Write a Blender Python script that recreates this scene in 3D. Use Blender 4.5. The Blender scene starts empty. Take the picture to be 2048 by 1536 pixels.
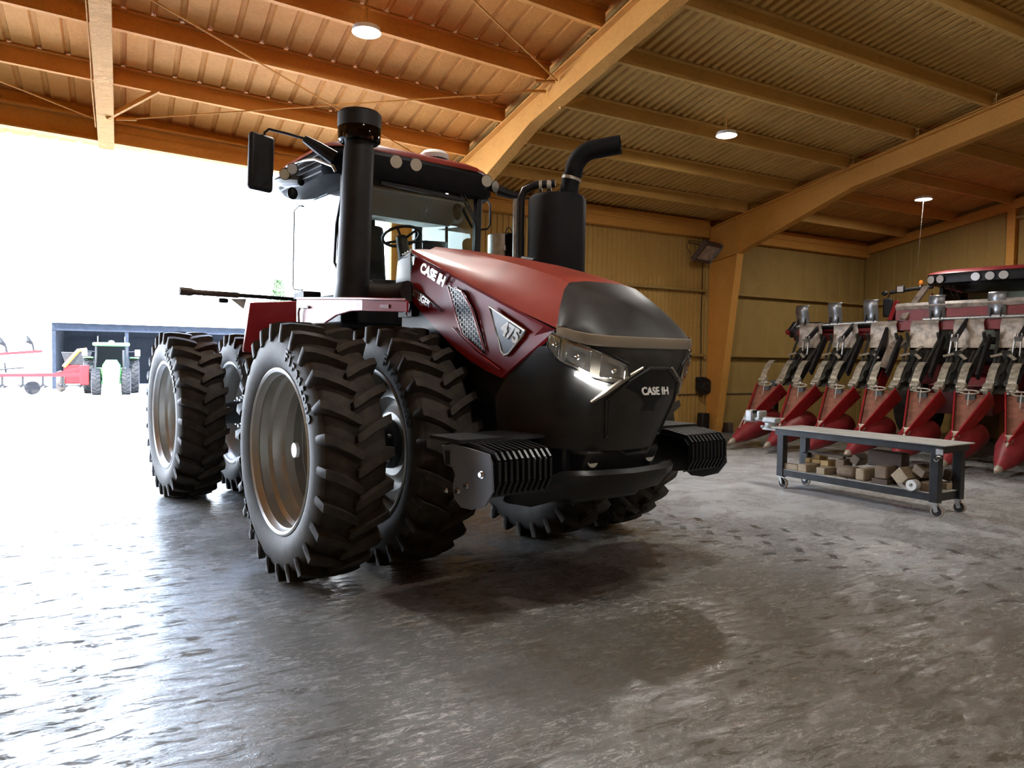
import bpy, bmesh, math, random
from mathutils import Vector, Matrix, Euler
random.seed(7)
sc = bpy.context.scene
C = sc.collection
PI = math.pi
# ---------------------------------------------------------------- camera
CAM_YAW, CAM_PITCH, CAM_ROLL, CAM_F, CAM_H = .5025, -.0372, .0152, 1422.56, 1.7485
_f = Vector((math.sin(CAM_YAW)*math.cos(CAM_PITCH), math.cos(CAM_YAW)*math.cos(CAM_PITCH), math.sin(CAM_PITCH)))
_r = Vector((math.cos(CAM_YAW), -math.sin(CAM_YAW), 0)); _u = _r.cross(_f)
_r2 = _r*math.cos(CAM_ROLL)+_u*math.sin(CAM_ROLL); _u2 = -_r*math.sin(CAM_ROLL)+_u*math.cos(CAM_ROLL)
camd = bpy.data.cameras.new('camera'); cam = bpy.data.objects.new('camera', camd); C.objects.link(cam)
camd.sensor_width = 36; camd.lens = CAM_F*36/2048; camd.clip_end = 500; camd.clip_start = .05
m = Matrix.Identity(4)
for i in range(3):
    m[i][0], m[i][1], m[i][2] = _r2[i], _u2[i], -_f[i]
m[2][3] = CAM_H
cam.matrix_world = m
sc.camera = cam
# ---------------------------------------------------------------- sky, sun, exposure
wd = bpy.data.worlds.new('sky'); sc.world = wd; wd.use_nodes = True
bg = wd.node_tree.nodes['Background']
_wt = wd.node_tree; _tc = _wt.nodes.new('ShaderNodeTexCoord'); _sp = _wt.nodes.new('ShaderNodeSeparateXYZ'); _cr = _wt.nodes.new('ShaderNodeValToRGB')
_wt.links.new(_tc.outputs['Generated'], _sp.inputs[0]); _wt.links.new(_sp.outputs['Z'], _cr.inputs[0]); _wt.links.new(_cr.outputs[0], bg.inputs[0])
_cr.color_ramp.elements[0].position = 0; _cr.color_ramp.elements[0].color = (.95,.97,1,1); _cr.color_ramp.elements[1].position = 1; _cr.color_ramp.elements[1].color = (.36,.55,1,1)
_e = _cr.color_ramp.elements.new(.22); _e.color = (.68,.82,1,1)
bg.inputs[1].default_value = 13.0
sund = bpy.data.lights.new('sun', 'SUN'); sund.energy = 26; sund.angle = .01; sund.color = (1, .95, .88)
sun = bpy.data.objects.new('sun', sund); C.objects.link(sun)
sun.rotation_euler = Vector((.35, .55, -.76)).to_track_quat('-Z', 'Y').to_euler()
sc.view_settings.view_transform = 'Standard'; sc.view_settings.look = 'None'
sc.view_settings.gamma = 1; sc.view_settings.use_curve_mapping = False
sc.view_settings.exposure = .8
sc.cycles.max_bounces = 10; sc.cycles.diffuse_bounces = 6; sc.cycles.glossy_bounces = 5
sc.cycles.transmission_bounces = 8; sc.cycles.transparent_max_bounces = 16
sc.cycles.sample_clamp_indirect = 12; sc.cycles.caustics_reflective = False; sc.cycles.caustics_refractive = False

# ---------------------------------------------------------------- helpers
class MB:
    """collects shapes; build() links them as one mesh object"""
    def __init__(s): s.v = []; s.f = []
    def add(s, vs, fs):
        n = len(s.v); s.v += [tuple(v) for v in vs]; s.f += [tuple(n+i for i in f) for f in fs]; return s
    def box(s, c, d, rot=None):
        hx, hy, hz = d[0]/2, d[1]/2, d[2]/2
        p = [Vector((x*hx, y*hy, z*hz)) for x in (-1, 1) for y in (-1, 1) for z in (-1, 1)]
        if rot is not None:
            R = rot if isinstance(rot, Matrix) else Euler(rot).to_matrix()
            p = [R @ q for q in p]
        c = Vector(c)
        return s.add([q+c for q in p], [(0,1,3,2),(4,6,7,5),(0,4,5,1),(2,3,7,6),(0,2,6,4),(1,5,7,3)])
    def bx(s, x0, x1, y0, y1, z0, z1): return s.box(((x0+x1)/2,(y0+y1)/2,(z0+z1)/2),(abs(x1-x0),abs(y1-y0),abs(z1-z0)))
    def beam(s, a, b, w, h, up=(0,0,1)):
        a, b = Vector(a), Vector(b); d = (b-a); L = d.length; d.normalize()
        u = Vector(up); x = u.cross(d)
        if x.length < 1e-4: x = Vector((1,0,0)).cross(d)
        x.normalize(); u = d.cross(x)
        vs = [a+d*(L*t)+x*(w/2*i)+u*(h/2*j) for t in (0,1) for i,j in ((-1,-1),(1,-1),(1,1),(-1,1))]
        return s.add(vs, [(0,3,2,1),(4,5,6,7),(0,1,5,4),(1,2,6,5),(2,3,7,6),(3,0,4,7)])
    def tube(s, path, r, n=10, caps=True, closed=False):
        P = [Vector(p) for p in path]; m = len(P); rs = r if isinstance(r,(list,tuple)) else [r]*m
        t0 = (P[1]-P[0]).normalized(); u = Vector((0,0,1)) if abs(t0.z) < .9 else Vector((1,0,0))
        u = (u - t0*u.dot(t0)).normalized(); vs = []
        for i in range(m):
            if closed: t = (P[(i+1)%m]-P[i-1]).normalized()
            else: t = (P[min(i+1,m-1)]-P[max(i-1,0)]).normalized()
            u = (u - t*u.dot(t)).normalized(); w = t.cross(u)
            for k in range(n):
                a = 2*PI*k/n; vs.append(P[i]+(u*math.cos(a)+w*math.sin(a))*rs[i])
        fs = []
        for i in range(m if closed else m-1):
            j = (i+1) % m
            for k in range(n): fs.append((i*n+k, i*n+(k+1)%n, j*n+(k+1)%n, j*n+k))
        if caps and not closed: fs += [tuple(range(n-1,-1,-1)), tuple((m-1)*n+k for k in range(n))]
        return s.add(vs, fs)
    def cyl(s, a, b, r0, r1=None, n=20, caps=True): return s.tube([a, b], [r0, r0 if r1 is None else r1], n, caps)
    def lathe(s, prof, c=(0,0,0), axis='y', n=48, closed=False):
        """prof: (offset along axis, radius)"""
        c = Vector(c); vs = []; m = len(prof)
        for t, r in prof:
            for k in range(n):
                a = 2*PI*k/n; p, q = r*math.cos(a), r*math.sin(a)
                vs.append(c+Vector({'y':(p,t,q),'z':(p,q,t),'x':(t,p,q)}[axis]))
        fs = []
        for i in range(m if closed else m-1):
            j = (i+1) % m
            for k in range(n): fs.append((i*n+k, i*n+(k+1)%n, j*n+(k+1)%n, j*n+k))
        return s.add(vs, fs)
    def loft(s, loops, closed=True, cap0=False, cap1=False):
        n = len(loops[0]); vs = [v for l in loops for v in l]; fs = []
        for i in range(len(loops)-1):
            for k in range(n if closed else n-1):
                fs.append((i*n+k, i*n+(k+1)%n, (i+1)*n+(k+1)%n, (i+1)*n+k))
        if cap0: fs.append(tuple(range(n-1,-1,-1)))
        if cap1: fs.append(tuple((len(loops)-1)*n+k for k in range(n)))
        return s.add(vs, fs)
    def prism(s, pts, d):
        """pts: 3D polygon, extruded by vector d"""
        d = Vector(d); n = len(pts); a = [Vector(p) for p in pts]; b = [p+d for p in a]
        return s.add(a+b, [tuple(range(n-1,-1,-1)), tuple(range(n,2*n))]+[(k,(k+1)%n,n+(k+1)%n,n+k) for k in range(n)])
    def sphere(s, c, r, n=16, m=10, sc_=(1,1,1)):
        c = Vector(c); vs = []; fs = []
        for i in range(m+1):
            th = PI*i/m
            for k in range(n):
                a = 2*PI*k/n; vs.append(c+Vector((math.sin(th)*math.cos(a)*r*sc_[0], math.sin(th)*math.sin(a)*r*sc_[1], math.cos(th)*r*sc_[2])))
        for i in range(m):
            for k in range(n): fs.append((i*n+k, (i+1)*n+k, (i+1)*n+(k+1)%n, i*n+(k+1)%n))
        return s.add(vs, fs)
    def mirror_y(s):
        n = len(s.v); s.v += [(x,-y,z) for x,y,z in s.v[:n]]; s.f += [tuple(n+i for i in reversed(f)) for f in s.f[:]]; return s
    def mesh(s, name, mat, ang=35):
        me = bpy.data.meshes.new(name); me.from_pydata(s.v, [], s.f)
        bm = bmesh.new(); bm.from_mesh(me); bmesh.ops.remove_doubles(bm, verts=bm.verts, dist=1e-5)
        bmesh.ops.recalc_face_normals(bm, faces=bm.faces); bm.to_mesh(me); bm.free()
        me.materials.append(mat)
        if ang:
            for p in me.polygons: p.use_smooth = True
            me.set_sharp_from_angle(angle=math.radians(ang))
        return me
    def build(s, name, mat, parent=None, bevel=0, ang=35, seg=2):
        return link(name, s.mesh(name, mat, ang), parent, bevel, seg)
def link(name, me, parent=None, bevel=0, seg=2):
    o = bpy.data.objects.new(name, me); C.objects.link(o)
    if parent is not None: o.parent = parent
    if bevel:
        b = o.modifiers.new('bevel','BEVEL'); b.width = bevel; b.segments = seg; b.limit_method = 'ANGLE'; b.angle_limit = math.radians(40)
    return o
def copy_obj(o, parent=None, loc=None, rot=None, scale=None):
    c = o.copy(); C.objects.link(c); c.parent = parent
    if loc is not None: c.location = loc
    if rot is not None: c.rotation_euler = rot
    if scale is not None: c.scale = scale
    return c
def copy_tree(o, parent=None):
    kids = list(o.children); c = o.copy(); C.objects.link(c); c.parent = parent
    for k in kids: copy_tree(k, c)
    return c
def thing(name, label, cat, loc=(0,0,0), rz=0, group=None):
    o = bpy.data.objects.new(name, None); C.objects.link(o); o.empty_display_size = .2
    o.location = loc; o.rotation_euler = (0,0,rz); return tag(o, label, cat, group)
def tag(o, label, cat, group=None):
    o['label'] = label; o['category'] = cat
    if group: o['group'] = group
    return o
def struct(o): o['kind'] = 'structure'; return o
def B(x0,x1,y0,y1,z0,z1): return MB().bx(x0,x1,y0,y1,z0,z1)
def text_mesh(s, size, depth, mat, name='lettering', bold=0.0, shear=0.0, align='CENTER'):
    cu = bpy.data.curves.new('txt','FONT'); cu.body = s; cu.size = size; cu.extrude = depth; cu.align_x = align; cu.align_y = 'CENTER'
    cu.offset = bold; cu.shear = shear; cu.resolution_u = 3
    o = bpy.data.objects.new('txt', cu); C.objects.link(o)
    dg = bpy.context.evaluated_depsgraph_get(); dg.update()
    me = bpy.data.meshes.new_from_object(o.evaluated_get(dg)); me.name = name
    bpy.data.objects.remove(o); bpy.data.curves.remove(cu)
    me.materials.clear(); me.materials.append(mat); return me
def frame_matrix(o, x, y):
    """matrix with local x, y directions at point o (z = x cross y)"""
    x = Vector(x).normalized(); z = x.cross(Vector(y)).normalized(); y = z.cross(x); M = Matrix.Identity(4)
    for i in range(3): M[i][0],M[i][1],M[i][2],M[i][3] = x[i],y[i],z[i],o[i]
    return M
# ---------------------------------------------------------------- materials
class NT:
    def __init__(s, name):
        s.m = bpy.data.materials.new(name); s.m.use_nodes = True; s.t = s.m.node_tree; s.n = s.t.nodes; s.l = s.t.links
        s.b = s.n['Principled BSDF']; s.out = s.n['Material Output']
    def node(s, typ, **k):
        n = s.n.new(typ)
        for a, v in k.items():
            if a.startswith('i_'): n.inputs[a[2:].replace('_',' ')].default_value = v
            else: setattr(n, a, v)
        return n
    def tc(s, scale=(1,1,1), rot=(0,0,0), what='Object', loc=(0,0,0)):
        t = s.node('ShaderNodeTexCoord'); mp = s.node('ShaderNodeMapping')
        mp.inputs['Scale'].default_value = scale; mp.inputs['Rotation'].default_value = rot; mp.inputs['Location'].default_value = loc
        s.l.new(t.outputs[what], mp.inputs[0]); return mp.outputs[0]
    def noise(s, vec, scale, detail=4, rough=.55, dist=0):
        n = s.node('ShaderNodeTexNoise'); n.inputs['Scale'].default_value = scale; n.inputs['Detail'].default_value = detail
        n.inputs['Roughness'].default_value = rough; n.inputs['Distortion'].default_value = dist
        s.l.new(vec, n.inputs['Vector']); return n.outputs['Fac']
    def ramp(s, fac, stops):
        r = s.node('ShaderNodeValToRGB'); e = r.color_ramp.elements
        while len(e) < len(stops): e.new(.5)
        for el, (p, c) in zip(e, stops):
            el.position = p; el.color = c if len(c) == 4 else (*c, 1)
        s.l.new(fac, r.inputs[0]); return r.outputs[0]
    def mix(s, fac, a, b, mode='MIX'):
        n = s.node('ShaderNodeMix'); n.data_type = 'RGBA'; n.blend_type = mode
        for sock, v in ((n.inputs[0], fac), (n.inputs[6], a), (n.inputs[7], b)):
            if hasattr(v, 'is_linked') or hasattr(v, 'links'): s.l.new(v, sock)
            else: sock.default_value = v if not isinstance(v, tuple) else ((*v, 1) if len(v) == 3 else v)
        return n.outputs[2]
    def math(s, op, a, b=None, c=None):
        n = s.node('ShaderNodeMath'); n.operation = op
        for i, v in enumerate((a, b, c)):
            if v is None: continue
            if hasattr(v, 'links'): s.l.new(v, n.inputs[i])
            else: n.inputs[i].default_value = v
        return n.outputs[0]
    def set(s, name, v):
        if hasattr(v, 'links'): s.l.new(v, s.b.inputs[name])
        else: s.b.inputs[name].default_value = v if not (isinstance(v, tuple) and len(v) == 3) else (*v, 1)
    def bump(s, h, strength=.3, dist=.02):
        n = s.node('ShaderNodeBump'); n.inputs['Strength'].default_value = strength; n.inputs['Distance'].default_value = dist
        s.l.new(h, n.inputs['Height']); s.l.new(n.outputs[0], s.b.inputs['Normal'])
def simple(name, col, rough=.5, metal=0, coat=0, var=.0, scale=6, dust_light=None, spec=None, col2=None):
    t = NT(name); v = t.tc()
    if var or col2:
        f = t.noise(v, scale, 5); c2 = col2 or tuple(min(1, c*(1+var)) for c in col); c1 = col if col2 else tuple(c*(1-var) for c in col)
        t.set('Base Color', t.ramp(f, [(.35, c1), (.65, c2)]))
        t.set('Roughness', t.math('MULTIPLY_ADD', f, .25, rough-.12))
    else: t.set('Base Color', col); t.set('Roughness', rough)
    t.set('Metallic', metal)
    if coat: t.set('Coat Weight', coat); t.set('Coat Roughness', .06)
    if spec is not None: t.set('Specular IOR Level', spec)
    return t.m
def emis(name, col, st):
    t = NT(name); t.set('Base Color', (0.8,.8,.8)); t.set('Emission Color', col); t.set('Emission Strength', st); return t.m
M = {}
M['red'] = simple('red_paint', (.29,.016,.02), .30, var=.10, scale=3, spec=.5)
M['red_top'] = simple('red_paint_ceiling_reflection', (.34,.05,.034), .36, var=.14, scale=2.5, spec=.5)  # hood red shifted towards orange to stand in for the ceiling's reflection
M['red_side'] = simple('red_paint_cut_glare', (.27,.014,.02), .36, var=.15, scale=4, spec=.2)  # same red paint, specular cut to subdue the doorway's white reflection
M['tray'] = simple('rusty_tray', (.24,.095,.06), .6, var=.3, scale=8)
M['red_dark'] = simple('red_paint_aged', (.20,.014,.018), .42, coat=.2, var=.2, scale=5)
M['red_poly'] = simple('red_poly', (.22,.018,.022), .5, var=.22, scale=4)
M['blackpl'] = simple('black_plastic', (.016,.016,.018), .5, var=.25, scale=8, spec=.28)
M['nose'] = simple('charcoal_plastic', (.034,.034,.035), .45, var=.25, scale=5, spec=.4)
M['grey_cowl'] = simple('grey_cowl', (.12,.14,.13), .35, var=.15)
M['blackmet'] = simple('black_metal', (.012,.012,.014), .42, var=.2, spec=.4)
M['flatblack'] = simple('heat_paint_black', (.012,.012,.014), .65, var=.2, spec=.12)
M['darkmet'] = simple('dark_steel', (.03,.03,.032), .45, metal=.4, var=.3)
M['steel'] = simple('galvanised_steel', (.48,.48,.47), .38, metal=.85, var=.15, scale=20)
M['chrome'] = simple('chrome', (.8,.8,.8), .12, metal=1)
M['silver'] = simple('champagne_trim', (.46,.42,.36), .35, metal=.6)
M['rim'] = simple('silver_rim', (.52,.51,.47), .36, metal=.45, var=.12, scale=3)
M['hubblack'] = simple('hub_black', (.01,.01,.012), .4)
M['white'] = simple('white_plastic', (.75,.75,.73), .4)
M['platebl'] = simple('blued_steel_plate', (.15,.165,.20), .42, metal=.1, var=.12)
M['hexmetal'] = simple('grille_mesh_metal', (.30,.30,.30), .4, metal=.6)
M['amber'] = simple('amber_lens', (.8,.25,.03), .25)
M['beige'] = simple('worn_steel_beige', (.40,.35,.27), .45, metal=.35, var=.35, scale=14)
M['tanplate'] = simple('dusty_plate', (.42,.35,.29), .45, metal=.3, var=.35, scale=9)
M['deck'] = simple('greasy_deck', (.05,.047,.04), .5, metal=.3, var=.5, scale=12)
M['paddle'] = simple('spring_steel_paddle', (.33,.34,.36), .36, metal=.7, var=.2, scale=7)
M['headliner'] = simple('headliner', (.82,.87,.81), .8)
M['seat'] = simple('seat_fabric', (.03,.026,.027), .8)
M['rubber_hose'] = simple('rubber_hose', (.016,.014,.014), .55, var=.3)
def m_rubber(name, c1, c2, rough):
    t = NT(name); v = t.tc(); f = t.noise(v, 7, 6, .6); g = t.noise(v, 40, 3)
    t.set('Base Color', t.ramp(f, [(.3, c1), (.7, c2)])); t.set('Roughness', rough); t.set('Specular IOR Level', .18); t.bump(g, .25, .004); return t.m
M['tread'] = m_rubber('tread_rubber', (.022,.019,.017), (.06,.048,.038), .6)
M['sidewall'] = m_rubber('dusty_sidewall', (.045,.040,.035), (.085,.076,.066), .62)
M['sidewall_in'] = m_rubber('sidewall_clean', (.03,.028,.027), (.06,.055,.05), .6)
M['letter'] = m_rubber('lettering_rubber', (.02,.019,.018), (.03,.028,.026), .55)
def m_glass(name, tint, gl=.12, op=0.0):
    t = NT(name); tr = t.node('ShaderNodeBsdfTransparent'); tr.inputs[0].default_value = (*tint,1)
    g = t.node('ShaderNodeBsdfGlossy'); g.inputs['Roughness'].default_value = .02; g.inputs[0].default_value = (1,1,1,1)
    fr = t.node('ShaderNodeFresnel'); fr.inputs[0].default_value = 1.45; mx = t.node('ShaderNodeMixShader')
    t.l.new(fr.outputs[0], mx.inputs[0]); t.l.new(tr.outputs[0], mx.inputs[1]); t.l.new(g.outputs[0], mx.inputs[2]); t.l.new(mx.outputs[0], t.out.inputs[0]); return t.m
M['glass'] = m_glass('tinted_glass', (.90,.95,.92))
M['lens'] = m_glass('clear_lens', (.93,.94,.95))
M['smoke'] = m_glass('smoked_bowl', (.30,.26,.25))
M['lamp_on'] = emis('led_on', (1,.97,.9), 60)
M['worklight'] = simple('work_lamp_lens', (.8,.8,.76), .2, metal=.5)
def m_foam(name, c1, c2, c3):
    t = NT(name); v = t.tc(what='Generated') if False else t.tc()
    f = t.noise(v, 1.3, 6, .6); g = t.noise(v, 24, 5, .65); h = t.noise(v, 7, 4)
    col = t.ramp(f, [(.25, c1), (.5, c2), (.8, c3)])
    col = t.mix(.35, col, t.ramp(g, [(.3, tuple(x*.72 for x in c2)), (.7, tuple(min(1,x*1.2) for x in c2))]))
    t.set('Base Color', col); t.set('Roughness', .75); t.set('Specular IOR Level', .25)
    t.bump(t.math('ADD', g, t.math('MULTIPLY', h, 1.5)), .45, .02); return t.m
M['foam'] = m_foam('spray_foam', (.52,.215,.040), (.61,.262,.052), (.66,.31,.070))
M['foam_right_light'] = m_foam('spray_foam_right_light', (.46,.265,.070), (.57,.335,.092), (.63,.385,.115))  # same foam, its tint shifted for the light in the right-hand bays
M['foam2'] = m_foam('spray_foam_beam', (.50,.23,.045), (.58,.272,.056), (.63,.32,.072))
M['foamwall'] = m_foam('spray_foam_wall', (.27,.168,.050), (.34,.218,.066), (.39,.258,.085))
M['yellow_tape'] = simple('yellow_label', (.75,.72,.05), .5)
def m_wood(name, c1, c2, sc_=(3,30,30)):
    t = NT(name); v = t.tc(scale=sc_); f = t.noise(v, 2.2, 6, .6, 1.2); k = t.noise(t.tc(), 9, 4)
    c = t.ramp(f, [(.3, c1), (.7, c2)]); c = t.mix(t.math('MULTIPLY', k, .5), c, tuple(x*.45 for x in c1))
    t.set('Base Color', c); t.set('Roughness', .75); t.bump(f, .2, .004); return t.m
M['foamwall_lit'] = m_foam('spray_foam_wall_lit', (.40,.235,.062), (.47,.285,.082), (.52,.325,.10))  # wall foam made brighter and warmer, partly for the light on the ribbed bay
M['wood'] = m_wood('weathered_timber', (.16,.105,.066), (.28,.20,.13))
M['wood_dark'] = m_wood('dark_timber', (.07,.042,.03), (.13,.085,.06))
M['wood_new'] = m_wood('fresh_pine', (.50,.33,.13), (.62,.44,.20))
M['wood_end'] = m_wood('sawn_timber', (.34,.26,.17), (.46,.36,.24), (12,12,12))
# ================================================================ building
D, EV, SL = 12.817, 4.884, .162            # far wall line, rafter top at the eave, roof slope
XF = [-11.2, -5.6, -.173, 5.246, 12.377, 18.265]
XL, XR, YN = XF[0], XF[-1], -11.0
RIDGE = .8
def zr(y): return EV + SL*(D-y)             # top of rafters / underside of purlins
# ---- floor
def m_concrete():
    t = NT('sealed_concrete'); v = t.tc()
    big = t.noise(v, .38, 5, .6); med = t.noise(v, 2.0, 7, .68, .5); fine = t.noise(v, 22, 5, .75)
    def streak(ang, a, b, sc_, lo, hi):
        n_ = t.noise(t.tc(scale=(a,b,1), rot=(0,0,ang)), sc_, 6, .78, .8); return n_, t.ramp(n_, [(lo,(0,0,0)),(hi,(1,1,1))])
    n1, s1 = streak(.55, 2.6, 8, 3.0, .55, .60); n2, s2 = streak(-.45, 3, 11, 3.2, .56, .61); n3, s3 = streak(1.3, 3.5, 10, 3.4, .57, .62)
    area = t.ramp(t.noise(v, 1.1, 5, .7, .6), [(.40,(.12,.12,.12)),(.62,(1,1,1))])
    n4, s4 = streak(.5, 1.6, 6, 2.4, .42, .47)
    base = t.ramp(big, [(.30,(.115,.112,.102)),(.5,(.19,.190,.180)),(.70,(.285,.288,.282))])
    c = t.mix(t.math('MULTIPLY', t.ramp(med, [(.34,(1,1,1)),(.50,(0,0,0))]), .55), base, (.085,.075,.06))
    scr = t.math('MINIMUM', t.math('ADD', t.math('ADD', s1, s2), s3), 1)
    c = t.mix(t.math('MULTIPLY', t.math('MULTIPLY', scr, area), .80), c, (.56,.545,.51))
    drk = t.math('SUBTRACT', 1.0, s4)
    c = t.mix(t.math('MULTIPLY', drk, .5), c, (.085,.076,.06))
    vor = t.node('ShaderNodeTexVoronoi'); vor.feature = 'DISTANCE_TO_EDGE'; vor.inputs['Scale'].default_value = 5.5
    dv = t.node('ShaderNodeVectorMath'); dv.operation = 'ADD'; nz = t.node('ShaderNodeTexNoise'); nz.inputs['Scale'].default_value = 4
    t.l.new(v, nz.inputs['Vector']); t.l.new(v, dv.inputs[0]); t.l.new(nz.outputs['Color'], dv.inputs[1]); t.l.new(dv.outputs[0], vor.inputs['Vector'])
    crack = t.ramp(vor.outputs['Distance'], [(0,(1,1,1)),(.014,(0,0,0))])
    crack = t.math('MULTIPLY', crack, t.ramp(t.noise(v, 1.6, 5), [(.50,(0,0,0)),(.58,(1,1,1))]))
    c = t.mix(t.math('MULTIPLY', crack, .55), c, (.55,.52,.46))
    sx = t.node('ShaderNodeSeparateXYZ'); t.l.new(v, sx.inputs[0]); X, Y = sx.outputs[0], sx.outputs[1]
    def ell(cx, cy, rx, ry, gain=7, rag=.35):
        a = t.math('POWER', t.math('DIVIDE', t.math('SUBTRACT', X, cx), rx), 2); b = t.math('POWER', t.math('DIVIDE', t.math('SUBTRACT', Y, cy), ry), 2)
        d = t.math('ADD', t.math('ADD', a, b), t.math('MULTIPLY', t.math('SUBTRACT', med, .5), rag))
        return t.math('MINIMUM', 1.0, t.math('MAXIMUM', 0.0, t.math('MULTIPLY', t.math('SUBTRACT', 1.0, d), gain)))
    # dark red-brown patch under the tractor's nose, pale patch beyond it
    dark_patch = t.math('MAXIMUM', ell(2.75, 4.85, 1.15, .68), ell(4.05, 5.0, .52, .42))
    c = t.mix(t.math('MULTIPLY', dark_patch, .72), c, (.055,.026,.016))
    brn = t.math('MULTIPLY', ell(3.6, 2.6, 2.6, 1.9, 1.0, 2.2), .5)
    c = t.mix(brn, c, (.115,.085,.052))
    dust_light = t.math('MULTIPLY', ell(8.6, 7.4, 5.2, 4.4, .9, 1.6), .60)  # pale dusty patch that also paints in door light on the floor
    c = t.mix(dust_light, c, (.62,.625,.62))
    def prints(ox, oy, ang, half, per):
        ca, sa = math.cos(ang), math.sin(ang)
        dx, dy = t.math('SUBTRACT', X, ox), t.math('SUBTRACT', Y, oy)
        u = t.math('ADD', t.math('MULTIPLY', dx, ca), t.math('MULTIPLY', dy, sa)); w = t.math('SUBTRACT', t.math('MULTIPLY', dy, ca), t.math('MULTIPLY', dx, sa))
        us = t.math('ADD', u, t.math('MULTIPLY', t.math('ABSOLUTE', w), .6))
        fr = t.math('FRACT', t.math('DIVIDE', t.math('ADD', us, t.math('MULTIPLY', t.math('GREATER_THAN', w, 0), per/2)), per))
        on = t.math('LESS_THAN', fr, .26); aw = t.math('ABSOLUTE', w)
        band = t.math('MULTIPLY', t.math('GREATER_THAN', aw, .10), t.math('LESS_THAN', aw, half))
        run = t.math('MULTIPLY', t.math('GREATER_THAN', u, 0), t.math('LESS_THAN', u, 5))
        return t.math('MULTIPLY', t.math('MULTIPLY', on, band), run)
    pr = t.math('MAXIMUM', prints(5.05, 6.3, -1.02, .25, .30), prints(4.85, 5.9, -1.24, .25, .30))
    pr = t.math('MULTIPLY', pr, t.ramp(t.noise(v, 5, 3), [(.30,(0,0,0)),(.42,(1,1,1))]))
    c = t.mix(t.math('MULTIPLY', pr, .85), c, (.07,.064,.054))
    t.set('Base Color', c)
    r = t.math('MULTIPLY_ADD', t.ramp(med, [(.42,(1,1,1)),(.50,(0,0,0))]), .30, .12)
    r = t.math('ADD', r, t.math('MULTIPLY', scr, .16)); r = t.math('ADD', r, t.math('MULTIPLY', drk, .5)); r = t.math('ADD', r, t.math('MULTIPLY', dust_light, .35))
    r = t.math('ADD', r, t.math('MULTIPLY', dark_patch, .15)); t.set('Roughness', r); t.set('Specular IOR Level', t.math('MULTIPLY_ADD', drk, -.4, .5))
    t.bump(t.math('ADD', t.math('ADD', t.math('MULTIPLY', fine, .5), t.math('MULTIPLY', n4, 2.2)), t.math('MULTIPLY', med, 2.4)), .16, .02); return t.m
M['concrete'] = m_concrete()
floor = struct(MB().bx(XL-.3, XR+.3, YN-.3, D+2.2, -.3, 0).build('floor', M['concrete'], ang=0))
yard_t = NT('bright_gravel'); yv = yard_t.tc(); yard_t.set('Base Color', yard_t.ramp(yard_t.noise(yv, .5, 6), [(.3,(.60,.58,.54)),(.7,(.74,.73,.69))])); yard_t.set('Roughness', .9)
gm = MB(); xs = [-150, 150]; prof = [(D+2.2,-.02),(20,-.12),(30,-.30),(43,-.47),(60,-.62),(90,-.8),(170,-1.0)]
gm.add([(x,y,z) for y,z in prof for x in xs], [(2*i,2*i+1,2*i+3,2*i+2) for i in range(len(prof)-1)])
yard = struct(gm.build('ground', yard_t.m, ang=0))
# ---- roof sheets, each ribbed sheet its own piece
ceil = struct(MB().bx(XL-.3, XR+.3, RIDGE-.2, D+.5, 0, .05).build('ceiling', M['foam'], ang=0))
sh = SL
for vtx in ceil.data.vertices:
    vtx.co.z += zr(vtx.co.y) + .36
def roof_sheet(name, per, w, h, bw, mat='foam'):
    mb = MB(); n = round(w/per); pr = []
    for i in range(n):
        x = i*per
        pr += [(x,0),(x+per*(1-bw)-.012,0),(x+per*(1-bw)+.012,h),(x+per-.012,h)]
    pr.append((w,0)); vs = []
    ys = [D+.45, RIDGE]
    for y in ys:
        for x, z in pr: vs.append((x, y, zr(y)+.21+z))
    k = len(pr); return mb.add(vs, [(i,i+1,k+i+1,k+i) for i in range(k-1)]).mesh(name, M[mat], 20)
W9 = .9145
sh_left = roof_sheet('roof_panel', W9/3, W9, .03, .22); sh_right = roof_sheet('roof_panel', W9/6, W9, .06, .42, 'foam_right_light')
x = XL
while x < XR:
    o = link('roof_panel', sh_left if x < XF[3]-.4 else sh_right, ceil); o.location = (x,0,0); x += W9
# other half of the roof, behind the camera
rear = MB().add([(XL-.3,RIDGE,zr(RIDGE)+.24),(XR+.3,RIDGE,zr(RIDGE)+.24),(XR+.3,YN-.3,zr(RIDGE)+.24-SL*(RIDGE-YN)),(XL-.3,YN-.3,zr(RIDGE)+.24-SL*(RIDGE-YN))],[(0,1,2,3)])
rear.build('roof_half', M['foam'], ceil, ang=0)
# ---- purlins: Z sections, one per bay and line
def purlin(x0, x1, y0, y1, yoff=0):
    mb = MB(); zs = zr(0)
    def sec(x, y):
        z = zr(y)
        return [(x,y+.035,z),(x,y-.035,z),(x,y-.035,z+.2),(x,y-.10,z+.2),(x,y-.10,z+.215),(x,y-.02,z+.215),(x,y-.02,z+.018),(x,y+.045,z+.018)]
    mb.loft([sec(x0,y0), sec(x1,y1)], True, True, True); return mb.build('purlin', M['foam_right_light' if x0 > XF[3] else 'foam'], ceil, ang=25)
for k in range(9):
    yr = 11.62-1.275*k; yl1 = 11.12-1.285*k
    if yr < RIDGE: break
    purlin(XF[3]+.05, XF[4]-.05, yr, yr); purlin(XF[4]+.05, XF[5], yr, yr)
    yl0 = yl1 - .07*(XF[3]-XF[2]); purlin(XF[2]+.05, XF[3]-.05, yl0, yl1)
    purlin(XF[1]+.05, XF[2]-.05, yl0-.38, yl0); purlin(XF[0], XF[1]-.05, yl0-.6, yl0-.38)
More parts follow.
